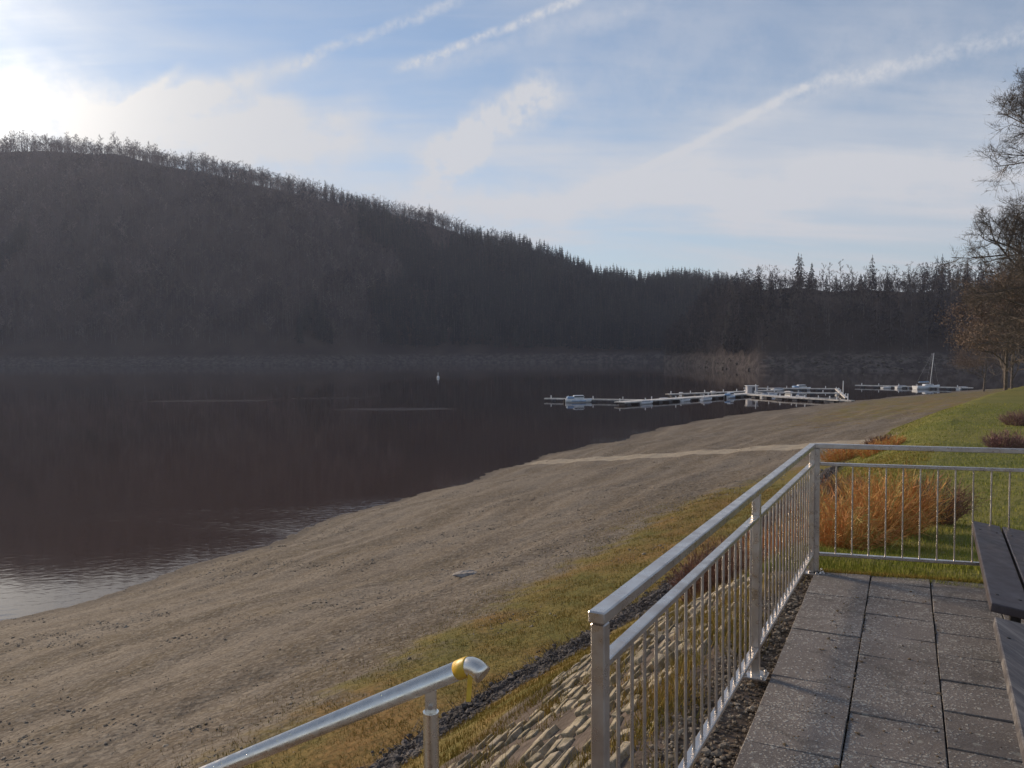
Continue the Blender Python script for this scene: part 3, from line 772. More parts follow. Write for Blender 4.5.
def leafy(name, x, y, H_, seed, label, rad):
    z = float(H(x, y)); r_ = empty(name, (x, y, z), label, 'tree', 'brown trees at the right edge')
    TV, TF, CV, CF = grow_tree(seed, H_, .2, 3, None, first=.12, minr=.02, nb0=12)
    add('trunk', np_mesh('trunk', TV, TF, M_bark), r_); add('branches', np_mesh('branches', CV, CF, M_bark), r_)
    rs = np.random.default_rng(seed); CVa = np.array(CV); k = 22000
    c = CVa[rs.integers(0, len(CVa), k)]+rs.normal(size=(k, 3))*.45
    c = c[c[:, 2] > H_*.40+rs.normal(size=len(c))*.5]; k = len(c)
    u = rs.normal(size=(k, 3)); u /= np.linalg.norm(u, axis=1)[:, None]; v = np.cross(u, rs.normal(size=(k, 3))); v /= np.linalg.norm(v, axis=1)[:, None]
    s = rs.uniform(.04, .13, (k, 1))
    V = np.stack([c-u*s, c+u*s, c+v*s*1.1], 1).reshape(-1, 3)
    add('crown', np_mesh('crown', V, np.arange(3*k).reshape(-1, 3), M_brownleaf), r_)
for i, (px, Yd, hh, lb) in enumerate([
        (1006, 84, 12.2, 'low rusty leafed tree furthest forward of the brown trees'),
        (1034, 78, 11.8, 'low spreading brown tree at the frame edge in front of the others'),
        (1012, 118, 15.0, 'rusty brown leafed tree furthest left below the big bare tree'),
        (1030, 104, 14.5, 'brown leafed tree just left of the frame edge beneath the bare crown'),
        (1062, 122, 17, 'tallest brown leafed tree half outside the right edge'),
        (984, 150, 12.0, 'small thin brown leafed tree at the left end of the brown trees')]):
    leafy('oak_tree', (px-512)/780*Yd, Yd, hh, 300+i, lb, 1)

# ------------------------------------------------------------------ terrace: slabs, steps, stone slope
T1 = np.array([.452, .892]); T2 = np.array([.892, -.452]); O_ = np.array([1.34, 3.14])
fa, fb = np.array([2.31, 5.97]), np.array([.958, -.286])     # far edge of the paving
mb = []; shade = []; Vv = []; Ff = []
def far_t(s2):   # t1 coordinate where the far edge crosses column coordinate s2
    A_ = np.array([T1, -fb]).T; rhs = fa-O_-T2*s2; return np.linalg.solve(A_, rhs)[0]
P_ = .395
offs = {-1: 1.21, 0: 1.31, 1: 1.52, 2: 1.38, 3: 1.30, 4: 1.5}
for c in range(-1, 12):
    s0, s1 = c*P_+.0035, (c+1)*P_-.0035
    fe0, fe1 = far_t(s0), far_t(s1)
    off = offs.get(c, 1.3+.1*(c % 3))
    for k in range(-22, 8):
        t0, t1 = off+k*.39+.002, off+(k+1)*.39-.002
        u0_, u1_ = min(t1, fe0), min(t1, fe1)
        if t0 >= min(fe0, fe1)-.02: continue
        dzz = rng.uniform(-.003, .003); tl = rng.uniform(-.004, .004, 2)
        quad = [(s0, t0), (s1, t0), (s1, u1_), (s0, u0_)]
        base = len(Vv); top = []
        ins = .0025
        cx = sum(q[0] for q in quad)/4; cy = sum(q[1] for q in quad)/4
        for lev in (0, 1, 2):
            for (s_, t_) in quad:
                kx, ky = (0, 0) if lev < 2 else (ins*np.sign(cx-s_), ins*np.sign(cy-t_))
                p = O_+T2*(s_+kx+rng.uniform(-.002, .002)*(lev > 0))+T1*(t_+ky+rng.uniform(-.0015, .0015)*(lev > 0))
                z = (-.06, -.005, 0.0)[lev]+dzz+(tl[0]*(s_-cx)/P_+tl[1]*(t_-cy)/P_)*2
                Vv.append((p[0], p[1], z))
        for lev in (0, 1):
            for q in range(4): Ff.append((base+lev*4+q, base+lev*4+(q+1) % 4, base+(lev+1)*4+(q+1) % 4, base+(lev+1)*4+q))
        Ff.append((base+8, base+9, base+10, base+11)); shade += [rng.uniform(0, 1)]*12
me = np_mesh('terrace_paving', Vv, Ff, M_slab)
at_ = me.attributes.new('shade', 'FLOAT', 'POINT'); at_.data.foreach_set('value', np.array(shade, np.float32))
tag(add('terrace_paving', me), kind='structure')
def quadxy(a, b): x, y = xy(a, b); return x, y
UV = Vector((UX, UY, 0)); NV = Vector((NX, NY, 0))

# stairs going down to the beach beyond the bottom of the picture
st = MB()
for k in range(17):
    x, y = xy(-1.15, .25+.33*k+.165); st.box((x, y, -.17*(k+1)-.2), 1.3, .335, .4, UV, NV, (0, 0, 1), .01)
tag(st.build('concrete_stairs', M_conc), 'concrete steps leading down from the terrace under the pipe handrail', 'stairs')

# laid stone slope
Vv, Ff = [], []
base_f = [(0, 1, 3, 2), (4, 6, 7, 5), (0, 4, 5, 1), (2, 3, 7, 6), (0, 2, 6, 4), (1, 5, 7, 3)]
slope_d = np.array([0, 0, 0])
row = .34
while row < 2.45:
    hgt = random.uniform(.055, .105); a0 = -.35+random.uniform(0, .3)
    while a0 < 14.5:
        L = random.uniform(.10, .36); bb = row+hgt/2
        edge = 2.35+.25*math.sin(a0*1.3)+.2*math.sin(a0*3.1)
        if random.random() > .16 and bb < edge:
            x0, y0 = xy(a0+L/2, bb+random.uniform(-.03, .03)); z0 = float(H(x0, y0)); rz = random.uniform(-.14, .14)
            dz_ = float(H(*xy(a0+L/2, bb+.05))-H(*xy(a0+L/2, bb-.05)))/.1
            nrm = Vector((NV.x, NV.y, dz_)).normalized(); up = UV.cross(nrm).normalized()
            if up.z < 0: up = -up
            X = (UV*math.cos(rz)+nrm*math.sin(rz)); Yv = up.cross(X)
            b0 = len(Vv); sx, sy, sz = L/2*.95, hgt*.50*random.uniform(.75, 1.1), .05
            lift = random.uniform(-.048, -.010); tilt = random.uniform(-.10, .10)
            for i in (-1, 1):
                for j in (-1, 1):
                    for k2 in (-1, 1):
                        kk = .80 if k2 > 0 else 1.0
                        p = Vector((x0, y0, z0))+X*(i*sx*kk*random.uniform(.75, 1.12))+Yv*(j*sy*kk*random.uniform(.75, 1.15))+up*(k2*sz+lift+tilt*j*.08+random.uniform(-.008, .008))
                        Vv.append(tuple(p))
            Ff += [tuple(b0+t for t in q) for q in base_f]
        a0 += L+random.uniform(.0, .04)
    row += hgt*1.04
me = np_mesh('stone_revetment', Vv, Ff, M_stone)
rv = add('stone_revetment', me)
md = rv.modifiers.new('b', 'BEVEL'); md.width = .008; md.segments = 2; md.limit_method = 'ANGLE'
tag(rv, 'buff stones laid in rough courses on the slope below the railing', 'stone slope')

# dark rubble line at the foot of the slope
n = 26000
ra = rng.uniform(-4, 1, n); ra = np.where(rng.random(n) < .8, rng.uniform(-3, 20, n), rng.uniform(20, 32, n))
btl = np.interp(ra, SA_, BT_); rb = btl-.12+rng.normal(size=n)*.20+.06*np.sin(ra*2.3)+.05*np.sin(ra*5.1)
X, Y = xy(ra, rb); Z = H(X, Y)+.13*np.exp(-((rb-btl+.12)/.22)**2)*rng.uniform(.2, 1.1, n)
tag(add('dark_rubble', rocks_mesh('dark_rubble', X, Y, Z, np.clip(rng.gamma(1.8, .009, n)+.010, .010, .075), M_rubble, .7)), kind='stuff',
    label='band of dark broken stones running along the foot of the slope', cat='rubble')
n = 9000; ra = rng.uniform(-3, 22, n); rb = np.interp(ra, SA_, BT_)-.12+rng.normal(size=n)*.16+.06*np.sin(ra*2.3)
X, Y = xy(ra, rb); an = rng.uniform(0, 6.28, n); Lb = rng.uniform(.05, .20, n); Zb = H(X, Y)+rng.uniform(0, .10, n)
p_ = np.stack([X, Y, Zb], 1); d_ = np.stack([np.cos(an), np.sin(an), rng.uniform(.1, 1.2, n)], 1); s_ = np.cross(d_, rng.normal(size=(n, 3))); s_ /= np.linalg.norm(s_, axis=1)[:, None]
V_ = np.stack([p_+s_*.005, p_-s_*.005, p_+d_*Lb[:, None]], 1).reshape(-1, 3)
tag(add('dead_stalks', np_mesh('dead_stalks', V_, np.arange(3*n).reshape(-1, 3), M_rubble)), kind='stuff', label='dark dead stalks tangled along the rubble line', cat='stalks')
# stones of the beach
n = 60000
ra = rng.uniform(-6, 70, n)**1.0; ra = np.where(rng.random(n) < .55, rng.uniform(-2, 32, n), ra)
k_ = sn(ra, ra*0+3, .9, 4)
bsl = np.interp(ra, SHA, SHB); rb = np.interp(ra, SA_, BT_)+1.5+rng.beta(1.1, 1.3, n)*(bsl-3)
X, Y = xy(ra, rb); Z = H(X, Y); ok = Z > WATER-.05
dist = np.hypot(X, Y); S = rng.gamma(1.5, .005, n)+.005; S = np.clip(S*(1+dist/60), .008, .08)*np.where(sn(X, Y, .55, 8)+.6*sn(X, Y, 1.7, 9) > .25, 1, .45)
tag(add('beach_stones', rocks_mesh('beach_stones', X[ok], Y[ok], Z[ok], S[ok], M_pebble, .6)), kind='stuff',
    label='small grey and brown stones scattered over the bare beach', cat='stones')
# gravel between paving and fence
n = 9000
ra = rng.uniform(-2.2, 4.4, n); rb = rng.uniform(-.34, .26, n)
X, Y = xy(ra, rb)
s2 = (X-O_[0])*T2[0]+(Y-O_[1])*T2[1]; ok = s2 < -P_+.05
tag(add('gravel', rocks_mesh('gravel', X[ok], Y[ok], rng.uniform(-.055, -.03, ok.sum()), rng.gamma(1.5, .003, ok.sum())+.003, M_pebble, .7)), kind='stuff',
    label='loose gravel between the paving slabs and the railing', cat='gravel')

# ------------------------------------------------------------------ grass blades and weeds
def blades(name, X, Y, Z, h, wdt, mt, label, lean=.45):
    n = len(X); an = rng.uniform(0, 6.28, n); la = rng.uniform(0, 6.28, n); ll = rng.uniform(0, lean, n)*h
    s = np.stack([np.cos(an), np.sin(an), np.zeros(n)], 1)*wdt[:, None]/2
    p = np.stack([X, Y, Z], 1); tip = p+np.stack([np.cos(la)*ll, np.sin(la)*ll, h], 1)
    V = np.stack([p-s, p+s, tip], 1).reshape(-1, 3)
    tag(add(name, np_mesh(name, V, np.arange(3*n).reshape(-1, 3), mt)), kind='stuff', label=label, cat='grass')
n = 150000
u = rng.random(n); ra = 4.45+u**2.4*50; rb = np.interp(ra, SA_, BC_)+.2-rng.random(n)**1.5*(3.5+ra*.45)+np.interp(ra, [12, 30], [0, 1])*(np.interp(ra, SA_, BT_)-np.interp(ra, SA_, BC_))*.85
X, Y = xy(ra, rb); dd = np.hypot(X, Y)
blades('grass', X, Y, H(X, Y)-.01, rng.uniform(.03, .085, n), .004+dd*.00045, M_blade, 'short green lawn beyond the end railing')
n = 120000
ra = -2+rng.random(n)**1.3*30; lo_ = np.where(ra < 14, 2.35+.25*np.sin(ra*1.3), np.interp(ra, SA_, BC_))
bt1 = np.interp(ra, SA_, BT_); hi_ = np.interp(ra, [-10, 5, 13, 26, 34], [6.4, 6.9, 7.2, 7.0, 4.2])+rng.normal(size=n)*1.3
rb = lo_+rng.random(n)*(hi_-lo_); ok = np.abs(rb-bt1+.12) > .3
ra, rb = ra[ok], rb[ok]; X, Y = xy(ra, rb); dd = np.hypot(X, Y); n = len(X)
blades('dry_grass', X, Y, H(X, Y)-.01, rng.uniform(.02, .075, n), .004+dd*.0005, M_dryblade, 'yellowed grass on the slope and along the upper edge of the beach')
# weeds among the laid stones and along the railing foot
NW = 420
cs_a = rng.uniform(-.3, 13.5, NW); cs_b = rng.uniform(.25, 2.6, NW)
cs_b[:150] = rng.uniform(.12, .6, 150)
A2 = (cs_a[:, None]+rng.normal(size=(NW, 90))*.09).ravel(); B2 = (cs_b[:, None]+rng.normal(size=(NW, 90))*.05).ravel()
B2 = np.maximum(B2, .04); X, Y = xy(A2, B2)
blades('weeds', X, Y, H(X, Y), rng.uniform(.025, .12, len(X))*np.repeat(rng.uniform(.5, 1.3, NW), 90), np.full(len(X), .006), M_dryblade, 'tufts of weeds growing between the laid stones below the railing', .8)
# moss creeping out of the paving joints at the far edge
n = 9000; k = rng.random(n); X = fa[0]+fb[0]*k*3.2+rng.normal(size=n)*.02; Y = fa[1]+fb[1]*k*3.2+rng.normal(size=n)*.02+.03
blades('edge_grass', X, Y, np.full(n, -.03), rng.uniform(.02, .06, n), np.full(n, .006), M_dryblade, 'grass fringe along the far edge of the paving', .8)

n = 1500
ra = rng.uniform(-1.5, 4.3, n); rb = -.25-rng.exponential(.35, n); kk = rng.random(n) < .5
X, Y = xy(ra, rb)
s2 = (X-O_[0])*T2[0]+(Y-O_[1])*T2[1]; jn = np.round(s2/P_)*P_-s2; X = np.where(kk, X+T2[0]*(jn+rng.normal(size=n)*.008), X); Y = np.where(kk, Y+T2[1]*(jn+rng.normal(size=n)*.008), Y)
ok = (ab(X, Y)[0] < 4.15)
tag(add('litter', rocks_mesh('litter', X[ok], Y[ok], np.where(kk, -.004, .003)[ok], (rng.gamma(1.5, .0018, n)+.0015)[ok], M_litter, .5)), kind='stuff',
    label='crumbs of soil and dry leaf litter lying on the paving', cat='litter')
# ------------------------------------------------------------------ shrubs (many fine stems)
def stem_mat(name, c1, c2, c3):
    def fn(g_, b):
        p = g_.n('ShaderNodeTexCoord').outputs['Object']
        sp = g_.n('ShaderNodeSeparateXYZ'); g_.set(sp.inputs[0], p)
        rv_ = g_.attr('rnd')
        c = g_.mix(rv_, c1, c2)
        c = g_.mix(g_.m('MULTIPLY', g_.mr(rv_, .72, .95), .8), c, c3)
        g_.set(b.inputs['Base Color'], c)
    return mat(name, fn, .7, spec=.3)
M_dog = stem_mat('dogwood_stem', (.50, .19, .06), (.58, .34, .10), (.42, .38, .12))
M_dark = stem_mat('dark_stem', (.16, .075, .055), (.24, .13, .09), (.28, .21, .11))
M_purple = stem_mat('purple_stem', (.20, .10, .10), (.30, .17, .15), (.28, .22, .13))
def shrub(name, a, b, h, r, n, mt, label, group=None, wd=.007, seed=0, spread=.75, twigs=5):
    rs = np.random.default_rng(seed+900); x, y, z = Hs(a, b); root = empty(name, (x, y, z), label, 'shrub', group)
    V, Fc, rn = [], [], []; V2, F2, rn2 = [], [], []
    for i in range(n):
        an = rs.uniform(0, 6.28); q = rs.random()**.5
        p = np.array([math.cos(an)*r*.55*q, math.sin(an)*r*.55*q, 0.])
        px_w, py_w = x+p[0], y+p[1]; p[2] = float(H(px_w, py_w))-z-.02
        lean_ = q*spread*rs.uniform(.4, 1.1); d = np.array([math.cos(an)*lean_, math.sin(an)*lean_, 1.]); d /= np.linalg.norm(d)
        L = h*rs.uniform(.6, 1.08)*(1-.25*q*q); rv_ = rs.random(); q0 = p
        for k in range(3):
            d = d+rs.normal(size=3)*.12; d[2] += .04; d /= np.linalg.norm(d); q1 = q0+d*L/3
            m0 = len(V); tri_tube(V, Fc, q0, q1, wd*(1-k*.28)*.5, wd*(1-(k+1)*.28)*.5, 3); rn += [rv_]*(len(V)-m0)
            if k >= 1 or rs.random() < .3:
                for _ in range(twigs if k else 1):
                    qq = q0+(q1-q0)*rs.random(); dd_ = d+rs.normal(size=3)*.55; dd_ /= np.linalg.norm(dd_)
                    m0 = len(V2); tri_blade(V2, F2, qq, qq+dd_*h*rs.uniform(.12, .3), wd*.8, rs); rn2 += [rv_]*3
            q0 = q1
    for nm, vv, ff, rr in (('stems', V, Fc, rn), ('twigs', V2, F2, rn2)):
        me_ = np_mesh(nm, vv, ff, mt); t_ = me_.attributes.new('rnd', 'FLOAT', 'POINT'); t_.data.foreach_set('value', np.array(rr, np.float32))
        add(nm, me_, root)
    return root
G1 = 'orange stemmed shrubs behind the end railing'
shrub('dogwood_shrub', 7.5, .15, .66, .42, 230, M_dog, 'low orange stemmed shrub nearest the terrace corner', G1, .010, 1, 1.5, 5)
shrub('dogwood_shrub', 8.7, -.02, .90, .5, 260, M_dog, 'middle orange shrub of the row behind the end railing', G1, .011, 2, 1.4, 5)
shrub('dogwood_shrub', 10.3, -.35, .98, .5, 250, M_dog, 'tallest golden orange shrub of the row behind the railing', G1, .011, 3, 1.3, 5)
shrub('dogwood_shrub', 11.9, -.85, .85, .4, 210, M_dark, 'dark brown shrub just right of the orange row', None, .010, 4, 1.2, 5)
shrub('dogwood_shrub', 8.6, .95, .7, .5, 200, M_dog, 'reddish shrub on the slope left of the orange row', G1, .008, 5, .9, 7)
G2 = 'dark twiggy shrubs on the slope behind the long railing'
for i, (a, b, h_, r_, lb) in enumerate([
        (6.6, 1.25, .62, .5, 'dark twiggy shrub on the stone slope seen through the middle of the long railing'),
        (8.2, 1.7, .7, .6, 'dark red twiggy shrub low on the slope left of the terrace corner'),
        (10.0, 1.9, .75, .65, 'dark red twiggy shrub behind the corner post of the railing'),
        (12.2, 1.7, .8, .7, 'brown twiggy shrub further down the slope beyond the corner'),
        (14.8, 1.4, .8, .7, 'brown twiggy shrub next to the far end of the laid stones'),
        (17.5, 1.1, .7, .7, 'furthest brown twiggy shrub of the line on the slope')]):
    shrub('twiggy_shrub', a, b, h_, r_, 230, M_dark, lb, G2, .011, 20+i, .9, 4)
for i, (a, b, h_, r_, lb, mt) in enumerate([
        (27.0, -2.9, .66, .75, 'purple brown shrub alone on the lawn behind the top rail', M_purple),
        (38, -4.2, .7, 1.0, 'dark purple shrub on the lawn at the right edge of the frame', M_purple),
        (34.5, 2.6, .7, 1.3, 'low orange bush beside the track beyond the terrace corner', M_dog),
        (31.0, .9, .55, 1.2, 'flat orange brown bush at the top of the slope near the track', M_dog),
        (37.5, 1.4, .5, .8, 'small dark bush where the track meets the lawn', M_dark)]):
    shrub('low_shrub', a, b, h_, r_, 260, mt, lb, None, .018, 40+i, 1.1, 5)

# ------------------------------------------------------------------ railing
def rail_run(name, p, q, label, posts, nb, group=None, end_ext=0.0, mid_gap=.13):
    """a steel railing from ground point p to q; posts = fractions along it"""
    p, q = Vector((*p, 0)), Vector((*q, 0)); d = (q-p); L = d.length; d.normalize()
    root = empty(name, p, label, 'railing', group)
    inv_ = p
    side = Vector((d.y, -d.x, 0))
    for f_ in posts:
        m_ = MB(); c = d*(L*f_); m_.box(c+Vector((0, 0, .455)), .042, .042, 1.0, d, side, (0, 0, 1), .004)
        o = m_.build('post', M_steel, root)
        cp = MB(); cp.box(c+Vector((0, 0, -.005)), .12, .12, .012, d, side, (0, 0, 1), .002)
        for sx in (-1, 1):
            for sy in (-1, 1): cp.tube([c+d*(.043*sx)+side*(.043*sy)+Vector((0, 0, 0)), c+d*(.043*sx)+side*(.043*sy)+Vector((0, 0, .014))], .008, 6)
        cp.build('foot_plate', M_steel, o)
    t = MB(); t.beam(d*-.03+Vector((0, 0, .975)), d*(L+end_ext)+Vector((0, 0, .975)), .05, .034, .004); t.build('handrail', M_steel, root)
    for i in range(len(posts)-1):
        s0, s1 = posts[i]*L+.022, posts[i+1]*L-.022
        m_ = MB(); m_.beam(d*s0+Vector((0, 0, .836)), d*s1+Vector((0, 0, .836)), .040, .022, .003); m_.build('mid_rail', M_steel, root)
        m_ = MB(); m_.beam(d*s0+Vector((0, 0, .140)), d*s1+Vector((0, 0, .140)), .040, .022, .003); m_.build('bottom_rail', M_steel, root)
        n_ = nb[i]
        for k in range(n_):
            s = s0+(s1-s0)*(k+1)/(n_+1); b = MB(); b.tube([d*s+Vector((0, 0, .152)), d*s+Vector((0, 0, .824))], .006, 8, cap=False); b.build('baluster', M_steel, root)
    return root
corner = (2.31, 5.97)
rail_run('steel_railing', (.24, 2.13), corner, 'long galvanised steel railing running away along the left edge of the terrace', [0, .5, .9942], [17, 17])
e2 = (corner[0]+.958*4.3, corner[1]-.286*4.3)
p0 = (corner[0]+.958*.03, corner[1]-.286*.03)
rail_run('steel_railing', p0, e2, 'short galvanised steel railing crossing the far end of the terrace', [0.0, .5, 1], [17, 17])
bpy.data.objects['steel_railing.001'].children[0]  # noqa

# ------------------------------------------------------------------ pipe handrail with yellow tape
hr = empty('pipe_handrail', (*xy(-.36, .31), 0), 'round pipe handrail with yellow tape at its bent end, leading down the steps', 'handrail')
base = Vector(hr.location)
E = Vector((-.118, 1.905, .922)); S = Vector((-.96, 2.40, .390)); dn = (S-E).normalized()
def loc(v): return v-base
far_ = E+dn*5.6
mp = MB(); mp.tube([loc(E), loc(far_)], .0238, 24); mp.build('rail_pipe', M_pipe, hr)
rt = -dn; hz_ = Vector((rt.x, rt.y, 0)).normalized(); e0 = math.asin(rt.z); rr_ = .036
pts = [E]
for k in range(12):
    e_ = e0-R(62)*(k+.5)/12; pts.append(pts[-1]+(hz_*math.cos(e_)+Vector((0, 0, 1))*math.sin(e_))*(rr_*R(62)/12))
pts.append(pts[-1]+(pts[-1]-pts[-2]).normalized()*.016)
mp = MB(); mp.tube([loc(E-rt*.002)]+[loc(p) for p in pts], .0239, 28); el = mp.build('end_bend', M_pipe, hr)
mt_ = MB(); mt_.tube([loc(E-rt*.026), loc(E-rt*.004)]+[loc(p) for p in pts[1:4]], [.0245, .0248, .0249, .0248, .0245], 28); tp = mt_.build('tape_band', M_tape, hr)
c = E+rt*.008+Vector((.004, -.0265, 0)); tl_ = MB()
tl_.box(loc(c+Vector((0, 0, -.035))), .012, .001, .085, (1, 0, 0), (0, 1, 0), (.08, 0, 1)); tl_.build('tape_tail', M_tape, tp)
for i, s in enumerate((.125, 1.55, 2.95, 4.35)):
    q = E+dn*s; gz = float(H(q.x, q.y))-.1; bk = MB()
    bk.box(loc(q+Vector((0, 0, -.052))), .030, .010, .066, (1, 0, 0), (0, 1, 0), (0, 0, 1), .002)
    bo = bk.build('bracket', M_pipe, hr)
    bl_ = MB(); bl_.tube([loc(q+Vector((0, -.004, -.063))), loc(q+Vector((0, -.012, -.063)))], .0065, 8); bl_.build('bolt', M_steel, bo)
    ps = MB(); ps.tube([loc(Vector((q.x, q.y, gz))), loc(q+Vector((0, 0, -.079))), loc(q+Vector((0, 0, -.077)))], [.0200, .0200, .0205], 20); ps.build('post', M_pipe, hr)

# ------------------------------------------------------------------ benches
def bench(a0, a1, mt, label, first_w=.175):
    x0, y0 = xy(a0, -1.07); root = empty('park_bench', (x0, y0, 0), label, 'bench', 'slatted benches on the terrace'); L = a1-a0
    S_ = -NV; tilt = Vector((S_.x*math.cos(R(8)), S_.y*math.cos(R(8)), -math.sin(R(8)))); up = UV.cross(tilt).normalized()
    if up.z < 0: up = -up
    o = Vector((0, 0, .45))
    for k in range(3):
        c = o+tilt*(.0875+.19*k)+UV*(L/2)+UV*random.uniform(-.004, .004)-up*.0225
        m_ = MB(); m_.box(c, L, .175, .045, UV, tilt, up, .005); pl = m_.build('seat_plank', mt, root)
        for e_ in (.18, L-.28):
            for s_ in (-.05, .05):
                b = MB(); q = c+UV*(e_-L/2)+tilt*s_+up*.0225; b.tube([q-up*.001, q+up*.003], .008, 8); b.build('bolt', M_iron, pl)
    bk = (tilt*.25+Vector((0, 0, 1))).normalized(); nb_ = UV.cross(bk).normalized()
    for k in range(2):
        c = o+tilt*.60+UV*(L/2)+bk*(.20+.19*k); m_ = MB(); m_.box(c, L, .045, .16, UV, nb_, bk, .005); m_.build('back_plank', mt, root)
    for e_ in (.23, L-.23):
        m_ = MB(); q = UV*e_
        for s_, top in ((.12, .38), (.50, .33)):
            m_.box(q+Vector((S_.x*s_, S_.y*s_, top/2)), .05, .05, top, UV, Vector(S_), (0, 0, 1), .004)
        m_.beam(q+o+tilt*.04-up*.066, q+o+tilt*.58-up*.066, .05, .04, .003)
        m_.beam(q+o+tilt*.555-up*.05+nb_*.0, q+o+tilt*.64+bk*.46, .045, .03, .003, up=UV)
        m_.build('leg_frame', M_iron, root)
bench(2.50, 4.62, M_bench, 'dark brown park bench nearer the far railing')
bench(.35, 2.27, M_bench2, 'worn greyish park bench in front of the dark brown one')

# ------------------------------------------------------------------ beach rocks
def rock(a, b, s, label, fl=.35):
    x, y, z = Hs(a, b)
    me = rocks_mesh('rock', np.array([0.]), np.array([0.]), np.array([0.]), np.array([s]), M_rock, fl)
    o = add('rock', me); o.location = (x, y, z+s*.12)
    md = o.modifiers.new('s', 'SUBSURF'); md.levels = 2; md.render_levels = 2; md.subdivision_type = 'SIMPLE'
    t_ = bpy.data.textures.new('r', 'CLOUDS'); t_.noise_scale = s*.5
    d_ = o.modifiers.new('d', 'DISPLACE'); d_.texture = t_; d_.strength = s*.25
    tag(o, label, 'rock')
rock(15.7, 10.25, .42, 'flat pale rock lying alone in the middle of the beach')

# ------------------------------------------------------------------ jetties
def jetty(p, q, wd, label, step=3.0, top=.55, group='floating jetties of the boat harbour'):
    p, q = Vector((*p, WATER)), Vector((*q, WATER)); d = q-p; L = d.length; d.normalize()
    root = empty('jetty', p, label, 'jetty', group); side = Vector((d.y, -d.x, 0))
    m_ = MB(); m_.box(d*L/2+Vector((0, 0, top)), L, wd, .12, d, side)
    for s in (-1, 1): m_.box(d*L/2+side*(s*(wd/2+.04))+Vector((0, 0, top-.06)), L, .07, .22, d, side)
    m_.build('deck', M_dock, root)
    n_ = max(2, int(L/step))
    for k in range(n_):
        f_ = MB(); c = d*((k+.5)*L/n_)
        f_.box(c+Vector((0, 0, .18)), 1.1, wd*.86, .55, d, side, (0, 0, 1), .06); f_.build('float', M_float, root)
    for k in range(max(2, int(L/4.2))):
        b_ = MB(); c = d*((k+.3)*L/max(2, int(L/4.2)))+side*((wd/2-.1)*(1 if k % 2 else -1)); b_.box(c+Vector((0, 0, top+.32)), .16, .16, .52, d, side, (0, 0, 1), .02); b_.build('bollard', M_white, root)
    return root
J = [((6.5, 153.6), (13.5, 150.6), .9, 'thin walkway left of the white and blue boat, leftmost jetty'),
     ((13.8, 150.4), (25, 146.2), .9, 'thin walkway between the white and blue boat and the broad jetty'),
     ((19.3, 140), (53.5, 169.5), 2.4, 'broadest pale jetty running back to the middle of the harbour'),
     ((49.8, 163.2), (60.3, 142.5), 1.6, 'pale jetty running from the middle of the harbour towards the shore'),
     ((33, 166), (62, 181), 1.0, 'rear jetty lined with small dinghies'),
     ((57, 192), (78, 185.5), 1.2, 'rearmost jetty carrying a small white boat'),
     ((64, 149), (77, 185), .5, 'cross walkway closing the right side of the harbour'),
     ((52, 155), (61.5, 140.5), .9, 'narrow finger nearest the beach'),
     ((56, 171), (70, 166), .9, 'short cross finger in the right half of the harbour'),
     ((90, 204), (110, 186), 1.2, 'separate dark jetty by the sailing boat')]
for p, q, wd, lb in J: jetty(p, q, wd, lb)
def pole(x, y, h, label, name='mooring_pole'):
    m_ = MB(); m_.tube([(0, 0, -2.5), (0, 0, h)], .09, 8); o = m_.build(name, M_mast); o.location = (x, y, WATER); return tag(o, label, 'pole')
pole(68, 160, 3.4, 'tall thin mooring pole at the right end of the harbour')
pole(60.8, 141, 1.8, 'short mooring pole at the beach end of the harbour')
pole(51.6, 165, 2.6, 'mooring pole in the middle of the harbour where the pale jetties meet')
# jetty shed in the middle
sh = empty('jetty_hut', (51.5, 167.5, WATER+.6), 'small pale locker hut standing where the jetties meet', 'hut')
m_ = MB(); m_.box((0, 0, .75), 2.2, 1.4, 1.5, bev=.03); m_.build('wall', M_grey, sh)
m_ = MB(); m_.box((0, 0, 1.56), 2.6, 1.8, .12, bev=.03); m_.build('roof', M_white, sh)
m_ = MB(); m_.box((.3, -.72, .65), .7, .05, 1.2, bev=.01); m_.build('door', M_float, sh)

def hull(L, B_, D_, sheer=.12):
    V, Fc = [], []; ns, nr = 13, 7
    for i in range(ns):
        t = i/(ns-1); hb = B_/2*(math.sin(min(1, (1-t)*1.25+.02)*math.pi/2))**.7*(1 if t > .05 else .9); zt_ = D_*(.62+sheer*4*(t-.35)**2)
        for j in range(nr):
            u = j/(nr-1)*2-1; yy = hb*np.sign(u)*abs(u)**.55; zz = -D_*.35*(1-t**4)*(1-abs(u)**2.2)+zt_*abs(u)**2.4
            V.append((L*(t-.5)+.04*L*t*t*abs(u), yy, zz))
    for i in range(ns-1):
        for j in range(nr-1): a = i*nr+j; Fc.append((a, a+nr, a+nr+1, a+1))
    b = len(V)
    for i in range(ns):
        t = i/(ns-1); V.append(((V[i*nr][0]), 0, V[i*nr][2]+.02))
    for i in range(ns-1):
        Fc.append((i*nr, b+i, b+i+1, (i+1)*nr)); Fc.append((i*nr+nr-1, (i+1)*nr+nr-1, b+i+1, b+i))
    V.append((V[0][0], 0, V[3][2])); 
    for j in range(nr-1): pass
    Fc.append((0, nr//2, nr//2, b)) if False else None
    tr = [0, 1, 2, 3, 4, 5, 6]
    m_ = MB(); m_.v = [Vector(v) for v in V]
    for f_ in Fc: m_.f.append(f_); m_.sm.append(True)
    m_.f.append(tuple(tr)); m_.sm.append(False)
    return m_
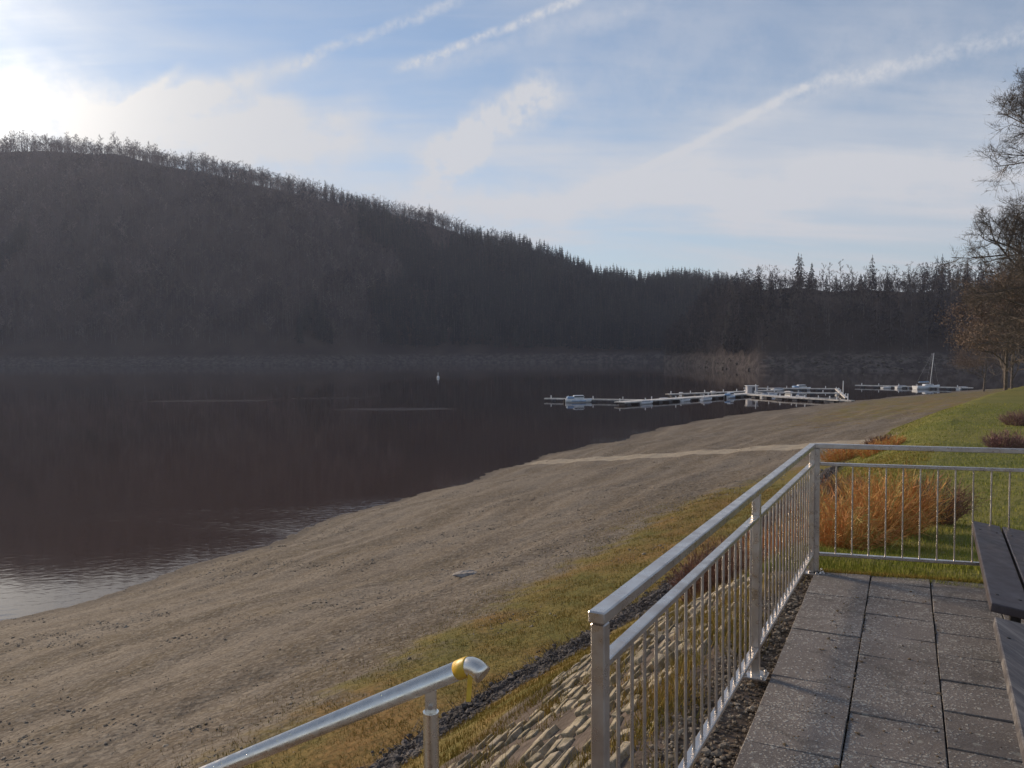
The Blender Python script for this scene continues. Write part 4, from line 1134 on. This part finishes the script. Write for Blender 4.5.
def boat(x, y, rz, L, kind, label, group=None):
    root = empty('boat', (x, y, WATER+.05), label, 'boat', group, rz)
    B_ = L*.36; D_ = L*.17 if kind != 'dinghy' else L*.14
    hull(L, B_, D_).build('hull', M_white, root)
    if kind == 'cabin':
        m_ = MB(); m_.box((L*.02, 0, D_*.7+.34), L*.40, B_*.66, .75, bev=.12); c = m_.build('cabin', M_white, root)
        m_ = MB(); m_.box((L*.02, 0, D_*.7+.46), L*.36, B_*.672, .26); m_.box((L*.225, 0, D_*.7+.44), .03, B_*.55, .30, bev=0); m_.build('window', M_glass, c)
        m_ = MB(); m_.box((-L*.30, 0, D_*.7+.26), L*.26, B_*.74, .42, bev=.1); m_.build('cover', M_blue, root)
        m_ = MB(); m_.box((0, B_*.52*.0, D_*.30), L*.55, B_*.995, .16); m_.build('stripe', M_blue, root)
        m_ = MB(); m_.box((-L*.53, 0, .25), .3, .35, .7, bev=.05); m_.build('outboard_motor', M_iron, root)
    elif kind == 'covered':
        m_ = MB(); m_.box((-L*.06, 0, D_*.72+.08), L*.66, B_*.7, .28, bev=.1); m_.build('cover', M_grey, root)
    elif kind == 'dinghy':
        for k in (-.2, .12):
            m_ = MB(); m_.box((L*k, 0, D_*.66+.03), .22, B_*.82, .05); m_.build('seat', M_grey, root)
    elif kind == 'sail':
        m_ = MB(); m_.box((L*.05, 0, D_*.7+.16), L*.36, B_*.56, .42, bev=.12); c = m_.build('cabin', M_white, root)
        m_ = MB(); m_.box((L*.05, 0, D_*.7+.22), L*.26, B_*.575, .14); m_.build('window', M_glass, c)
        m_ = MB(); m_.tube([(L*.12, 0, D_*.6), (L*.12+.0, 0, 9.0)], [.09, .06], 8); ms = m_.build('mast', M_mast, root); ms.rotation_euler = (0, R(9), 0) if False else (0, 0, 0)
        m_ = MB(); m_.tube([(L*.12, 0, 1.6), (-L*.36, 0, 1.55)], .05, 8); m_.build('boom', M_mast, root)
        m_ = MB(); m_.tube([(L*.08, 0, 1.72), (-L*.33, 0, 1.68)], .12, 8); m_.build('furled_sail', M_blue, root)
        m_ = MB()
        for q in ((L*.49, 0, D_*.8), (-L*.49, 0, D_*.65), (L*.1, B_*.45, D_*.6), (L*.1, -B_*.45, D_*.6)): m_.tube([q, (L*.12+.6, 0, 8.8)], .012, 4)
        m_.build('rigging', M_mast, root)
    return root
boat(12.6, 148.9, R(6), 5.0, 'cabin', 'white motor boat with pale blue cover at the left end of the jetties')
boat(24.6, 143.0, R(35), 3.2, 'covered', 'small covered white boat beside the broad jetty')
GB = 'small boats moored among the jetties'
for i, (x, y, rz, L, kd, lb) in enumerate([
        (37, 170.5, 80, 3.4, 'covered', 'leftmost covered boat on the rear jetty'),
        (41.5, 172.8, 100, 3.2, 'dinghy', 'open dinghy second from the left on the rear jetty'),
        (45, 174.5, 85, 3.6, 'covered', 'covered boat in the middle of the rear jetty'),
        (49.5, 176.8, 95, 3.0, 'dinghy', 'open dinghy towards the right of the rear jetty'),
        (54, 179.2, 90, 3.5, 'covered', 'rightmost covered boat on the rear jetty'),
        (38, 152.2, 40, 3.2, 'covered', 'white covered boat halfway along the broad jetty'),
        (54.2, 164.6, 20, 4.2, 'covered', 'pale covered boat beside the locker hut'),
        (70.5, 190.2, 10, 4.8, 'cabin', 'white cabin boat at the rearmost jetty'),
        (95, 197.5, 20, 3.2, 'dinghy', 'grey dinghy left of the sailing boat'),
        (109, 188.5, 30, 3.8, 'covered', 'covered boat at the right end of the separate jetty')]):
    boat(x, y, R(rz), L, kd, lb, GB)
for i, (x, y, rz, L, kd, lb) in enumerate([
        (22.0, 144.2, 60, 3.0, 'dinghy', 'open dinghy at the near end of the broad jetty'),
        (29.5, 151.0, 45, 3.4, 'covered', 'covered boat on the far side of the broad jetty near its left end'),
        (33.5, 150.0, 48, 3.0, 'dinghy', 'open dinghy on the near side of the broad jetty'),
        (44.8, 160.0, 45, 3.6, 'cabin', 'small cabin boat near the middle of the broad jetty'),
        (47.2, 165.8, 40, 3.0, 'covered', 'covered boat close left of the locker hut'),
        (56.6, 153.0, 120, 3.4, 'covered', 'covered boat beside the jetty that runs towards the shore'),
        (61.5, 173.0, 100, 3.4, 'covered', 'covered boat behind the short cross finger'),
        (64.5, 188.6, 15, 3.6, 'covered', 'covered boat left of the rearmost cabin boat'),
        (71.2, 170.5, 80, 3.2, 'dinghy', 'dinghy moored inside the thin cross walkway'),
        (98.5, 196.6, 10, 3.6, 'covered', 'covered boat just left of the sailing boat')]):
    boat(x, y, R(rz), L, kd, lb, GB)
sb = boat(102.6, 192.8, R(10), 6.6, 'sail', 'white sailing boat with a leaning mast beside the separate jetty')
sb.rotation_euler = (0, 0, R(10))
for ch in sb.children:
    if ch.name.startswith('mast'): ch.rotation_euler = (0, R(7), 0)
# buoy
by = empty('buoy', (-28.6, 301.9, WATER), 'small white marker buoy alone on the dark water', 'buoy')
m_ = MB(); m_.tube([(0, 0, -.4), (0, 0, .1), (0, 0, .6), (0, 0, .9)], [.3, .55, .5, .15], 12); m_.build('float', M_white, by)
m_ = MB(); m_.tube([(0, 0, .8), (0, 0, 2.2)], [.12, .08], 8); m_.build('pole', M_white, by)

# ------------------------------------------------------------------ haze
HAZE = 0.00014
if HAZE:
    hz = MB(); x0, x1, y0, y1, z0, z1 = -3000, 3000, -1500, 3600, -13, 330
    hz.box(((x0+x1)/2, (y0+y1)/2, (z0+z1)/2), x1-x0, y1-y0, z1-z0)
    m_ = bpy.data.materials.new('haze'); m_.use_nodes = True; nt = m_.node_tree; nt.nodes.clear()
    v = nt.nodes.new('ShaderNodeVolumePrincipled'); v.inputs['Color'].default_value = (.74, .80, 1.0, 1)
    v.inputs['Density'].default_value = HAZE; v.inputs['Anisotropy'].default_value = .2
    o_ = nt.nodes.new('ShaderNodeOutputMaterial'); nt.links.new(v.outputs[0], o_.inputs['Volume'])
    tag(hz.build('haze', m_), kind='stuff', label='thin bluish morning haze over the lake and hills', cat='haze')
